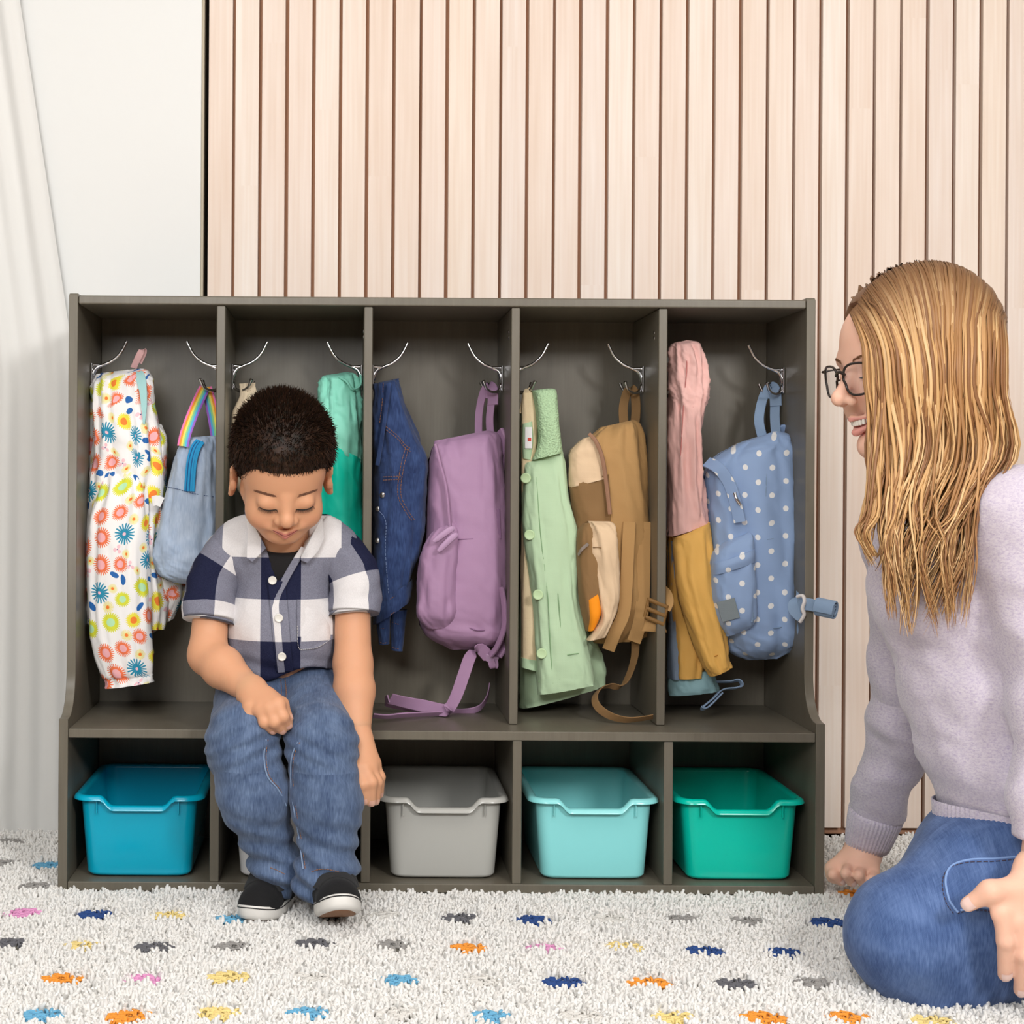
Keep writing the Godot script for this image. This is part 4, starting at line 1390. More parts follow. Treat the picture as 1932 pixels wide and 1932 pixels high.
func hang_polka() -> void:
	var t := thing("polka_dot_backpack", "light blue backpack with white polka dots hanging in the rightmost cubby", "backpack")
	var ground := Color(0.57, 0.67, 0.82)
	var m := cloth("polka_cloth", Color.WHITE, 0.7, 0.2, 0.0)
	m.heightmap_enabled = false
	m.albedo_texture = polka_tex(ground, Color(0.92, 0.92, 0.92))
	m.uv1_scale = Vector3(22, 22, 1)
	m.uv1_triplanar = false
	var pl := cloth("plain_blue", Color(0.52, 0.61, 0.72), 0.75, 0.2, 0.012)
	var k := [[1392, 838, 1466, 814, -0.18, 0.012, 0.03], [1345, 866, 1486, 822, -0.18, 0.034, 0.05], [1333, 890, 1491, 850, -0.18, 0.05, 0.055], [1330, 950, 1498, 920, -0.18, 0.057, 0.06], [1332, 1020, 1504, 1000, -0.18, 0.06, 0.06], [1338, 1090, 1510, 1080, -0.18, 0.062, 0.06], [1346, 1150, 1514, 1150, -0.18, 0.062, 0.06], [1358, 1200, 1512, 1196, -0.18, 0.056, 0.055], [1376, 1228, 1500, 1222, -0.18, 0.042, 0.045], [1410, 1244, 1470, 1240, -0.18, 0.016, 0.02]]
	obj("pack_body", flat_print(loft(k, 72, 72, folds(131, 0.008, 3.2, 2.4), 3.0)).mesh(), m, t)
	var lip := []
	for q in [[1334, 872], [1356, 884], [1376, 912], [1388, 950], [1396, 985]]:
		lip.append(onto(k, q[0], q[1], 0.006, 3.0))
	var mb := MB.new()
	mb.strap(curve(lip, 20), Vector3(0.8, 0.3, 0.5), 0.02, 0.005)
	obj("lid_edge", mb.mesh(), m, t)
	var kf := [[1370, 1022, 1412, 1004, -0.125, 0.012, 0.03], [1346, 1044, 1420, 1012, -0.125, 0.024, 0.03], [1342, 1080, 1423, 1060, -0.125, 0.032, 0.03], [1346, 1130, 1424, 1120, -0.125, 0.033, 0.03], [1356, 1176, 1424, 1164, -0.125, 0.03, 0.03], [1372, 1200, 1418, 1180, -0.125, 0.014, 0.02]]
	var fp := obj("front_pocket", flat_print(loft(kf, 36, 44, folds(132, 0.004, 3.0, 2.5), 3.2)).mesh(), m, t)
	var kz := [[1344, 1062, 1420, 1034, -0.122, 0.032, 0.02], [1343, 1072, 1421, 1046, -0.121, 0.034, 0.02], [1343, 1084, 1421, 1058, -0.122, 0.032, 0.02]]
	obj("pocket_flap", flat_print(loft(kz, 8, 40, null, 3.2)).mesh(), m, fp)
	seam(t, "piping", kf, [[1414, 1010], [1419, 1060], [1420, 1120], [1419, 1174]], 0.0022, pl, 3.2)
	var lb := MB.new()
	lb.box(onto(kf, 1374, 1151, 0.002, 3.2), Vector3(0.03, 0.034, 0.0015), 0.0006, Basis(Vector3.FORWARD, -0.28) * Basis(Vector3.UP, -0.1))
	obj("label_patch", lb.mesh(), cloth("patch_grey", Color(0.5, 0.54, 0.56), 0.6), t)
	seam(t, "seam", k, [[1438, 1020], [1460, 1016], [1500, 1014]], 0.0009, pl, 3.0)
	seam(t, "seam", k, [[1440, 1186], [1470, 1184], [1508, 1174]], 0.0011, pl, 3.0)
	seam(t, "seam", k, [[1452, 850], [1446, 900], [1444, 960]], 0.0008, pl, 3.0)
	var zp := MB.new()
	zp.tube(curve([onto(k, 1386, 930, 0.012, 3.0), onto(k, 1390, 942, 0.014, 3.0), onto(k, 1397, 952, 0.014, 3.0)], 8), 0.003, 6)
	obj("zip_pull", zp.mesh(), M.chrome, t)
	ribbon(t, "handle", [[1440, 830, -0.2], [1432, 792, -0.205], [1440, 750, -0.212], [1452, 733, -0.214], [1462, 745, -0.206], [1462, 785, -0.198], [1464, 818, -0.19]], Vector3(1, 0, 0.55), 0.0165, 0.0035, pl, 30)
	ribbon(t, "handle_sleeve", [[1448, 752, -0.2095], [1452, 733, -0.21], [1459, 732, -0.207], [1463, 745, -0.202], [1464, 766, -0.199]], Vector3(1, 0, 0.55), 0.02, 0.005, pl, 16)
	ribbon(t, "shoulder_strap", [[1478, 818, -0.2], [1488, 826, -0.19], [1493, 880, -0.185], [1500, 980, -0.18], [1508, 1080, -0.175], [1514, 1120, -0.165]], Vector3(0.45, 0.1, 1), 0.035, 0.007, m, 34)
	# webbing through the white slider, its end rolled up and sticking out
	ribbon(t, "webbing", [[1502, 1100, -0.13], [1512, 1108, -0.12], [1512, 1124, -0.09], [1500, 1135, -0.08], [1498, 1150, -0.076], [1512, 1164, -0.07]], Vector3(1, 0.35, 0.4), 0.019, 0.003, pl, 24)
	var sl := MB.new()
	sl.tube(curve([pix(1504, 1126, -0.066), pix(1514, 1124, -0.06), pix(1518, 1134, -0.057), pix(1514, 1148, -0.057), pix(1517, 1160, -0.058), pix(1509, 1174, -0.062)], 22), 0.0042, 10, true, 0.7)
	obj("slider", sl.mesh(), mat("slider_white", Color(0.85, 0.83, 0.82), 0.35), t)
	ribbon(t, "webbing_tail", [[1508, 1144, -0.07], [1518, 1140, -0.06], [1530, 1141, -0.055], [1546, 1146, -0.052]], Vector3(0.1, 1, 0.2), 0.02, 0.003, pl, 10)
	# the roll: a spiral of webbing seen end on
	var sp := PackedVector3Array()
	var ax := (pix(1577, 1152, -0.036) - pix(1540, 1144, -0.056)).normalized()
	var e1 := (Vector3.UP - ax * ax.y).normalized()
	var e2 := ax.cross(e1)
	for i in 46:
		var a := i / 45.0 * TAU * 2.3
		var r := lerpf(0.0045, 0.0165, i / 45.0)
		sp.append(pix(1558, 1149, -0.046) + e1 * cos(a) * r * 1.0 + e2 * sin(a) * r * 0.85)
	var ro := MB.new()
	ro.strap(sp, ax, 0.032, 0.0028)
	obj("rolled_webbing", ro.mesh(), pl, t)
	ribbon(t, "webbing_loop", [[1512, 1165, -0.1], [1508, 1190, -0.1], [1514, 1204, -0.1], [1522, 1196, -0.1], [1520, 1172, -0.1]], Vector3(0.35, 0, 1), 0.012, 0.0025, pl, 18)
	ribbon(t, "strap_end", [[1352, 1286, -0.17], [1378, 1286, -0.16], [1394, 1284, -0.15], [1399, 1292, -0.15], [1388, 1298, -0.155], [1362, 1302, -0.16], [1345, 1318, -0.15], [1328, 1332, -0.145], [1325, 1336, -0.143], [1336, 1334, -0.14], [1362, 1308, -0.15]], Vector3(0.15, 0.35, 1), 0.012, 0.0025, pl, 50)

# ---------- smooth bodies: a distance field of tapered capsules and ellipsoids, meshed as surface nets ----------
class SDF:
	var kind := PackedInt32Array()     # 0 capsule, 1 ellipsoid
	var cut := PackedInt32Array()      # 1: taken away
	var A := PackedVector3Array()
	var B := PackedVector3Array()
	var ra := PackedFloat32Array()
	var rb := PackedFloat32Array()
	var kk := PackedFloat32Array()
	var inv: Array[Basis] = []
	var flat := PackedVector3Array()   # direction in which a capsule is thinner
	var squash := PackedFloat32Array()
	var post = null                    # func(p, d) -> d
	var frame := Transform3D.IDENTITY
	func cap(a: Vector3, b: Vector3, r0: float, r1: float, k := 0.01, fl := Vector3.ZERO, sq := 1.0, sub := 0) -> void:
		kind.append(0)
		cut.append(sub)
		A.append(frame * a)
		B.append(frame * b)
		ra.append(r0)
		rb.append(r1)
		kk.append(k)
		inv.append(Basis.IDENTITY)
		flat.append((frame.basis * fl).normalized())
		squash.append(sq)
	func ell(c: Vector3, r: Vector3, k := 0.01, turn := Basis.IDENTITY, sub := 0) -> void:
		kind.append(1)
		cut.append(sub)
		A.append(frame * c)
		B.append(r)
		ra.append(minf(r.x, minf(r.y, r.z)))
		rb.append(maxf(r.x, maxf(r.y, r.z)))
		kk.append(k)
		inv.append((frame.basis.orthonormalized() * turn).transposed())
		flat.append(Vector3.ZERO)
		squash.append(1.0)
	func ball(c: Vector3, r: float, k := 0.01) -> void:
		ell(c, Vector3(r, r, r), k)
	func one(i: int, p: Vector3) -> float:
		if kind[i] == 0:
			var a := A[i]
			var ab := B[i] - a
			var ap := p - a
			var t := clampf(ap.dot(ab) / maxf(ab.length_squared(), 1e-9), 0.0, 1.0)
			var q := ap - ab * t
			if squash[i] != 1.0:
				var f := flat[i]
				q += f * q.dot(f) * (squash[i] - 1.0)
			return q.length() - lerpf(ra[i], rb[i], t)
		var l := inv[i] * (p - A[i])
		var r := B[i]
		var k0 := Vector3(l.x / r.x, l.y / r.y, l.z / r.z).length()
		var k1 := Vector3(l.x / (r.x * r.x), l.y / (r.y * r.y), l.z / (r.z * r.z)).length()
		return k0 * (k0 - 1.0) / maxf(k1, 1e-9) if k0 > 0.001 else -ra[i]
	func dist(p: Vector3, use: PackedInt32Array) -> float:
		var d := 10.0
		for i in use:
			var e := one(i, p)
			var k := kk[i]
			if cut[i] == 0:
				var h := maxf(k - absf(d - e), 0.0) / k
				d = minf(d, e) - h * h * k * 0.25
			else:
				e = -e
				var h := maxf(k - absf(d - e), 0.0) / k
				d = maxf(d, e) + h * h * k * 0.25
		if post != null:
			d = post.call(p, d)
		return d
	func all() -> PackedInt32Array:
		return PackedInt32Array(range(kind.size()))
	func at(p: Vector3) -> float:
		return dist(p, all())
	func normal(p: Vector3) -> Vector3:
		var e := 0.001
		var u := all()
		return Vector3(dist(p + Vector3(e, 0, 0), u) - dist(p - Vector3(e, 0, 0), u), dist(p + Vector3(0, e, 0), u) - dist(p - Vector3(0, e, 0), u), dist(p + Vector3(0, 0, e), u) - dist(p - Vector3(0, 0, e), u)).normalized()
	# pull a point onto the surface along a ray
	func hit(o: Vector3, dir: Vector3, far := 0.3) -> Vector3:
		var t := 0.0
		var u := all()
		var n := dir.normalized()
		for i in 60:
			var d := dist(o + n * t, u)
			if d < 0.0003:
				break
			t += d * 0.8
			if t > far:
				break
		return o + n * t
	func build(mb: MB, lo: Vector3, hi: Vector3, cell: float, paint = null, uvf = null) -> void:
		const BL := 6
		var nx := (int(ceil((hi.x - lo.x) / cell)) / BL + 1) * BL + 1
		var ny := (int(ceil((hi.y - lo.y) / cell)) / BL + 1) * BL + 1
		var nz := (int(ceil((hi.z - lo.z) / cell)) / BL + 1) * BL + 1
		var val := PackedFloat32Array()
		val.resize(nx * ny * nz)
		val.fill(1.0)
		var every := all()
		var half := BL * cell * 0.5
		var rad := half * 1.7321 + cell * 1.5
		var near: Array[Vector3i] = []
		var n := kind.size()
		var ds := PackedFloat32Array()
		ds.resize(n)
		for bz in range(0, nz, BL):
			for by in range(0, ny, BL):
				for bx in range(0, nx, BL):
					var c := lo + Vector3(bx + BL * 0.5, by + BL * 0.5, bz + BL * 0.5) * cell
					var dmin := 10.0
					for i in n:
						ds[i] = one(i, c)
						if cut[i] == 0:
							dmin = minf(dmin, ds[i])
					var d := dist(c, every)
					var ex := mini(bx + BL, nx)
					var ey := mini(by + BL, ny)
					var ez := mini(bz + BL, nz)
					if absf(d) > rad * 1.35 + 0.006:
						if d < 0.0:
							for z in range(bz, ez):
								for y in range(by, ey):
									for x in range(bx, ex):
										val[(z * ny + y) * nx + x] = -1.0
						continue
					near.append(Vector3i(bx, by, bz))
					var use := PackedInt32Array()
					for i in n:
						if (cut[i] == 0 and ds[i] < dmin + 2.0 * rad * 1.5 + kk[i]) or (cut[i] == 1 and ds[i] < rad * 1.5 + kk[i] * 2.0):
							use.append(i)
					for z in range(bz, ez):
						for y in range(by, ey):
							for x in range(bx, ex):
								val[(z * ny + y) * nx + x] = dist(lo + Vector3(x, y, z) * cell, use)
		var vid := PackedInt32Array()
		vid.resize(nx * ny * nz)
		vid.fill(-1)
		var dx := 1
		var dy := nx
		var dz := nx * ny
		var offs := [0, dx, dy, dx + dy, dz, dz + dx, dz + dy, dz + dx + dy]
		var o1 := PackedInt32Array(offs)
		var ea := PackedInt32Array([0, 2, 4, 6, 0, 1, 4, 5, 0, 1, 2, 3])
		var eb := PackedInt32Array([1, 3, 5, 7, 2, 3, 6, 7, 4, 5, 6, 7])
		var cells := PackedInt32Array()
		for b in near:
			for z in range(maxi(b.z - 1, 0), mini(b.z + BL, nz - 1)):
				for y in range(maxi(b.y - 1, 0), mini(b.y + BL, ny - 1)):
					for x in range(maxi(b.x - 1, 0), mini(b.x + BL, nx - 1)):
						var at0 := (z * ny + y) * nx + x
						if vid[at0] >= 0:
							continue
						var neg := 0
						for k in 8:
							if val[at0 + o1[k]] < 0.0:
								neg += 1
						if neg == 0 or neg == 8:
							continue
						var s := Vector3.ZERO
						var m := 0
						for k in 12:
							var va := val[at0 + o1[ea[k]]]
							var vb := val[at0 + o1[eb[k]]]
							if (va < 0.0) != (vb < 0.0):
								var t := va / (va - vb)
								var ia := ea[k]
								var ib := eb[k]
								var pa := Vector3(ia & 1, (ia >> 1) & 1, ia >> 2)
								var pb := Vector3(ib & 1, (ib >> 1) & 1, ib >> 2)
								s += pa.lerp(pb, t)
								m += 1
						var p := lo + (Vector3(x, y, z) + s / m) * cell
						vid[at0] = mb.vert(p, uvf.call(p) if uvf != null else Vector2.ZERO, paint.call(p) if paint != null else Color.WHITE)
						cells.append(at0)
		for at0 in cells:
			var x := at0 % nx
			var y := (at0 / nx) % ny
			var z := at0 / (nx * ny)
			var v0 := val[at0]
			if y > 0 and z > 0 and (v0 < 0.0) != (val[at0 + dx] < 0.0):
				put(mb, vid[at0], vid[at0 - dy], vid[at0 - dy - dz], vid[at0 - dz], v0 < 0.0)
			if x > 0 and z > 0 and (v0 < 0.0) != (val[at0 + dy] < 0.0):
				put(mb, vid[at0], vid[at0 - dz], vid[at0 - dz - dx], vid[at0 - dx], v0 < 0.0)
			if x > 0 and y > 0 and (v0 < 0.0) != (val[at0 + dz] < 0.0):
				put(mb, vid[at0], vid[at0 - dx], vid[at0 - dx - dy], vid[at0 - dy], v0 < 0.0)
	func reach() -> AABB:
		var b := AABB()
		var first := true
		for i in kind.size():
			if cut[i] == 1:
				continue
			for q in ([A[i], B[i]] if kind[i] == 0 else [A[i]]):
				var r := maxf(ra[i], rb[i]) + 0.012
				var c := AABB(q - Vector3(r, r, r), Vector3(r, r, r) * 2.0)
				b = c if first else b.merge(c)
				first = false
		return b
	func build_all(mb: MB, cell: float, paint = null, uvf = null) -> void:
		var b := reach()
		build(mb, b.position, b.end, cell, paint, uvf)
	func put(mb: MB, a: int, b: int, c: int, d: int, out: bool) -> void:
		if a < 0 or b < 0 or c < 0 or d < 0:
			return
		if out:
			mb.quad(a, b, c, d)
		else:
			mb.quad(d, c, b, a)

# ---------- people ----------
func lin(c: Color) -> Color:
	return c.srgb_to_linear()

func skin_mat(called: String) -> StandardMaterial3D:
	var m := mat(called, Color.WHITE, 0.5, 0.0, 0.4)
	m.vertex_color_use_as_albedo = true
	m.subsurf_scatter_enabled = true
	m.subsurf_scatter_strength = 0.12
	return m

func chain(s: SDF, pts: Array, r0: float, r1: float, k: float) -> void:
	for i in pts.size() - 1:
		var a := float(i) / (pts.size() - 1)
		var b := float(i + 1) / (pts.size() - 1)
		s.cap(pts[i], pts[i + 1], lerpf(r0, r1, a), lerpf(r0, r1, b), k)

func bounds(pts: Array, grow: float) -> AABB:
	var b := AABB(pts[0], Vector3.ZERO)
	for p in pts:
		b = b.expand(p)
	return b.grow(grow)

# a nail: a small flattened shell on the last bone of a finger
func nail(mb: MB, tip: Vector3, prev: Vector3, out: Vector3, r: float, c: Color) -> void:
	var f := (tip - prev).normalized()
	var n := (out - f * out.dot(f)).normalized()
	var s := f.cross(n)
	var was := mb.v.size()
	var rows := 5
	var cols := 7
	var pts := PackedVector3Array()
	var uvs := PackedVector2Array()
	for i in rows:
		for j in cols:
			var a := (j / (cols - 1.0) - 0.5) * 1.7
			var t := i / (rows - 1.0)
			var o := r * (0.78 - t * 1.5 - 0.1 * a * a)
			var rr := sqrt(maxf(r * r - o * o, 0.0)) if o > 0.0 else r
			pts.append(tip + f * o + (n * cos(a) + s * sin(a)) * (rr * 1.03 + 0.0003))
			uvs.append(Vector2.ZERO)
	mb.grid(pts, uvs, rows, cols, false, c)
	var at := mb.idx.size() - (rows - 1) * (cols - 1) * 6
	# orient outward
	var fa := (mb.v[mb.idx[at + 2]] - mb.v[mb.idx[at]]).cross(mb.v[mb.idx[at + 1]] - mb.v[mb.idx[at]])
	if fa.dot(n) < 0:
		for k in range(at, mb.idx.size(), 3):
			var q := mb.idx[k + 1]
			mb.idx[k + 1] = mb.idx[k + 2]
			mb.idx[k + 2] = q

func plaid_tex() -> ImageTexture:
	var S := 256
	var im := Image.create(S, S, false, Image.FORMAT_RGB8)
	var nv := Color(0.115, 0.13, 0.235)
	var gr := Color(0.49, 0.495, 0.555)
	var wh := Color(0.87, 0.86, 0.865)
	var n := noise(3, 0.5, 2)
	for y in S:
		for x in S:
			var a := x < S / 2
			var b := y < S / 2
			var c := nv if a and b else wh if not a and not b else gr
			var w := 0.03 * n.get_noise_2d(x * 2.0, y * 0.3) + 0.03 * n.get_noise_2d(x * 0.3 + 90.0, y * 2.0)
			if c == gr:
				w *= 1.8
			im.set_pixel(x, y, Color(c.r + w, c.g + w, c.b + w))
	return ImageTexture.create_from_image(im)

# a flat piece of cloth with the outline given in frame places [px, py, z], thick along its own normal
func patch(parent: Node3D, called: String, outline: Array, th: float, m: Material, uvs_from = null) -> MeshInstance3D:
	var n := outline.size()
	var P := PackedVector3Array()
	var flat2 := PackedVector2Array()
	for q in outline:
		var p: Vector3 = q if q is Vector3 else pix(q[0], q[1], q[2])
		P.append(p)
		flat2.append(Vector2(p.x, p.y))
	var tris := Geometry2D.triangulate_polygon(flat2)
	var mb := MB.new()
	for s in [0, 1]:
		for i in n:
			var t := Vector2(P[i].x, -P[i].y)
			if uvs_from != null:
				t = uvs_from.call(P[i])
			mb.vert(P[i] + Vector3(0, 0, th * (0.5 if s == 0 else -0.5)), t)
	for k in range(0, tris.size(), 3):
		var a := tris[k]
		var b := tris[k + 1]
		var c := tris[k + 2]
		var ccw := (flat2[b] - flat2[a]).cross(flat2[c] - flat2[a]) > 0
		if ccw:
			mb.tri(a, b, c)
			mb.tri(n + a, n + c, n + b)
		else:
			mb.tri(a, c, b)
			mb.tri(n + a, n + b, n + c)
	var area := 0.0
	for i in n:
		area += flat2[i].cross(flat2[(i + 1) % n])
	for i in n:
		var j := (i + 1) % n
		var a := mb.vert(mb.v[i], mb.uv[i])
		var b := mb.vert(mb.v[j], mb.uv[j])
		var c := mb.vert(mb.v[n + j], mb.uv[j])
		var d := mb.vert(mb.v[n + i], mb.uv[i])
		if area > 0:
			mb.quad(a, d, c, b)
		else:
			mb.quad(a, b, c, d)
	return obj(called, mb.mesh(), m, parent)

func build_boy() -> void:
	var t := thing("person", "small child in a plaid shirt and jeans sitting on the locker bench looking down", "person")
	var skin_c := lin(Color(0.85, 0.63, 0.49))
	var lip_c := lin(Color(0.8, 0.5, 0.45))
	var skin := skin_mat("child_skin")
	var body := MB.new()
	body.use_col = true
	# --- head, in its own frame: x to its left as seen, y up, z out of the face
	var hf := Transform3D(Basis(Vector3.UP, 0.14) * Basis(Vector3.FORWARD, -0.02) * Basis(Vector3.RIGHT, 0.56), pix(532, 882, 0.07))
	hf.basis = hf.basis.scaled(Vector3.ONE * 1.03)
	var h := SDF.new()
	h.frame = hf
	h.ell(Vector3(0, 0.018, -0.012), Vector3(0.068, 0.078, 0.086), 0.01)
	h.ell(Vector3(0, 0.022, 0.034), Vector3(0.056, 0.05, 0.047), 0.03)
	h.ell(Vector3(0, -0.036, 0.034), Vector3(0.051, 0.056, 0.05), 0.03)
	for s in [-1, 1]:
		h.ell(Vector3(s * 0.032, -0.044, 0.053), Vector3(0.025, 0.025, 0.026), 0.02)
		h.cap(Vector3(s * 0.044, -0.04, 0.0), Vector3(s * 0.016, -0.076, 0.045), 0.016, 0.014, 0.025)
	h.ell(Vector3(0, -0.079, 0.057), Vector3(0.022, 0.0155, 0.02), 0.02)
	for s in [-1, 1]:
		h.ell(Vector3(s * 0.0275, -0.009, 0.096), Vector3(0.0165, 0.011, 0.012), 0.014, Basis.IDENTITY, 1)
		h.ell(Vector3(s * 0.0275, -0.0135, 0.0735), Vector3(0.0145, 0.0115, 0.0115), 0.008)
	h.cap(Vector3(0, -0.006, 0.08), Vector3(0, -0.03, 0.091), 0.0065, 0.0085, 0.014)
	h.ball(Vector3(0, -0.0355, 0.094), 0.0098, 0.008)
	for s in [-1, 1]:
		h.ball(Vector3(s * 0.0115, -0.039, 0.0868), 0.0068, 0.006)
		h.ell(Vector3(s * 0.006, -0.0445, 0.0905), Vector3(0.003, 0.0022, 0.0035), 0.003, Basis.IDENTITY, 1)
	# lips, closed in a small smile
	for s in [-1, 1]:
		h.cap(Vector3(0, -0.0595, 0.0872), Vector3(s * 0.017, -0.0578, 0.0805), 0.0029, 0.0018, 0.005)
		h.cap(Vector3(0, -0.0658, 0.0862), Vector3(s * 0.0135, -0.0615, 0.081), 0.0036, 0.0022, 0.006)
		h.cap(Vector3(0, -0.0625, 0.0922), Vector3(s * 0.0195, -0.0575, 0.0825), 0.0013, 0.0014, 0.002, Vector3.ZERO, 1.0, 1)
		h.ball(Vector3(s * 0.024, -0.053, 0.0765), 0.005, 0.01)
	# ears
	for s in [-1, 1]:
		var et := Basis(Vector3.UP, s * 0.5)
		h.ell(Vector3(s * 0.0735, -0.026, -0.006), Vector3(0.0062, 0.0275, 0.0165), 0.006, et)
		h.ell(Vector3(s * 0.079, -0.024, 0.0), Vector3(0.0045, 0.019, 0.0095), 0.004, et, 1)
		h.ell(Vector3(s * 0.0715, -0.028, 0.004), Vector3(0.004, 0.008, 0.005), 0.004, et)
	var chest := pix(535, 1085, -0.012)
	var fi := hf.affine_inverse()
	h.cap(Vector3(0, -0.045, -0.022), fi * (chest + Vector3(0, 0.03, 0)), 0.036, 0.042, 0.02)
	var head_prims := h.kind.size()
	var paint := func(p: Vector3) -> Color:
		var q := fi * p
		var c := skin_c
		if q.z > 0.078 and q.y < -0.053 and q.y > -0.074 and absf(q.x) < 0.0185:
			var yy := q.y - 14.0 * q.x * q.x
			var e := Vector2(q.x / 0.0195, (yy + 0.0623) / (0.0044 if yy > -0.0623 else 0.0064)).length()
			c = c.lerp(lip_c, 1.0 - smoothstep(0.75, 1.05, e))
		var ch := Vector3((absf(q.x) - 0.034) / 0.022, (q.y + 0.045) / 0.018, (q.z - 0.07) / 0.03).length()
		c = c.lerp(lin(Color(0.9, 0.62, 0.5)), 0.3 * (1.0 - smoothstep(0.3, 1.0, ch)))
		return c
	var hb := AABB(hf.origin - Vector3(0.1, 0.155, 0.125), Vector3(0.2, 0.29, 0.25))
	h.build(body, hb.position, hb.end, 0.0021, paint)
	# --- arms, hands, and the trunk that joins them
	var a := SDF.new()
	var shL := pix(430, 1050, -0.015)
	var elL := pix(392, 1236, 0.03)
	var wrL := pix(474, 1304, 0.115)
	var shR := pix(645, 1048, -0.01)
	var elR := pix(666, 1252, 0.03)
	var wrR := pix(673, 1398, 0.09)
	var upL := pix(400, 1120, -0.004)
	a.cap(shL, upL, 0.022, 0.027, 0.012)
	a.cap(upL, elL, 0.027, 0.03, 0.012)
	a.cap(elL, elL.lerp(wrL, 0.35), 0.03, 0.0315, 0.012)
	a.cap(elL.lerp(wrL, 0.35), wrL, 0.0315, 0.0205, 0.012)
	var upR := pix(665, 1120, 0.0)
	a.cap(shR, upR, 0.022, 0.0275, 0.012)
	a.cap(upR, elR, 0.0275, 0.0295, 0.012)
	a.cap(elR, elR.lerp(wrR, 0.35), 0.0295, 0.031, 0.012)
	a.cap(elR.lerp(wrR, 0.35), wrR, 0.031, 0.0215, 0.012)
	a.cap(shL, shR, 0.02, 0.02, 0.02)
	a.cap(chest, pix(535, 1230, -0.03), 0.055, 0.06, 0.03)
	var flat_skin := func(_p: Vector3) -> Color: return skin_c
	a.build(body, pix(350, 1310, -0.1) - Vector3(0, 0.02, 0), pix(712, 1000, 0.16) + Vector3(0, 0.0, 0), 0.0042, flat_skin)
	# his right hand (at the left of the frame) lies on the lap, fingers over the thigh
	var nails := MB.new()
	var nail_c := lin(Color(0.9, 0.68, 0.6))
	var hd := SDF.new()
	hd.cap(elL.lerp(wrL, 0.6), wrL, 0.0265, 0.0205, 0.01)
	var fl := Vector3(-0.25, 0.55, 0.8)
	var kn := [pix(472, 1333, 0.148), pix(492, 1337, 0.158), pix(508, 1335, 0.163), pix(523, 1328, 0.163)]
	for p in kn:
		hd.cap(wrL, p, 0.019, 0.0125, 0.012, fl, 1.35)
	var tips := [[pix(469, 1352, 0.152), pix(478, 1371, 0.146)], [pix(499, 1362, 0.166), pix(514, 1377, 0.153)], [pix(518, 1362, 0.17), pix(532, 1377, 0.155)], [pix(534, 1352, 0.169), pix(543, 1368, 0.156)]]
	var pts := [wrL]
	for i in 4:
		chain(hd, [kn[i], tips[i][0], tips[i][1]], 0.0098, 0.0074, 0.005)
		nail(nails, tips[i][1], tips[i][0], Vector3(-0.1, 0.35, 1), 0.0074, nail_c)
		pts += [kn[i], tips[i][1]]
	chain(hd, [pix(508, 1312, 0.135), pix(532, 1328, 0.152), pix(544, 1355, 0.15)], 0.0115, 0.0075, 0.006)
	nail(nails, pix(544, 1355, 0.15), pix(538, 1340, 0.151), Vector3(0.3, 0.3, 1), 0.0075, nail_c)
	pts += [pix(544, 1355, 0.15)]
	var bb := bounds(pts, 0.022)
	hd.build(body, bb.position, bb.end, 0.0019, flat_skin)
	# his left hand hangs beside the knee
	var hr := SDF.new()
	hr.cap(elR.lerp(wrR, 0.6), wrR, 0.026, 0.0215, 0.01)
	kn = [pix(673, 1452, 0.13), pix(687, 1449, 0.128), pix(698, 1446, 0.12), pix(704, 1440, 0.108)]
	for p in kn:
		hr.cap(wrR, p, 0.0195, 0.0125, 0.012, Vector3(-0.1, 0, 1), 1.3)
	tips = [[pix(684, 1480, 0.142), pix(687, 1510, 0.135)], [pix(701, 1476, 0.14), pix(700, 1513, 0.132)], [pix(711, 1475, 0.128), pix(708, 1510, 0.118)], [pix(716, 1466, 0.112), pix(715, 1497, 0.1)]]
	pts = [wrR]
	for i in 4:
		chain(hr, [kn[i], tips[i][0], tips[i][1]], 0.0098, 0.0074, 0.0045)
		nail(nails, tips[i][1], tips[i][0], Vector3(0.15, 0.1, 1), 0.0074, nail_c)
		pts += [kn[i], tips[i][1]]
	chain(hr, [pix(660, 1425, 0.112), pix(651, 1450, 0.13), pix(632, 1471, 0.14)], 0.0125, 0.0082, 0.007)
	nail(nails, pix(632, 1471, 0.14), pix(648, 1454, 0.132), Vector3(0, 0.5, 1), 0.008, nail_c)
	pts += [pix(632, 1471, 0.14)]
	bb = bounds(pts, 0.022)
	hr.build(body, bb.position, bb.end, 0.0019, flat_skin)
	for i in nails.v.size():
		body.vert(nails.v[i], Vector2.ZERO, nails.col[i])
	var off := body.v.size() - nails.v.size()
	for i in nails.idx:
		body.idx.append(i + off)
	obj("body", body.mesh(), skin, t)
	boy_face(t, h, hf)
	boy_hair(t, h, hf)
	boy_clothes(t)

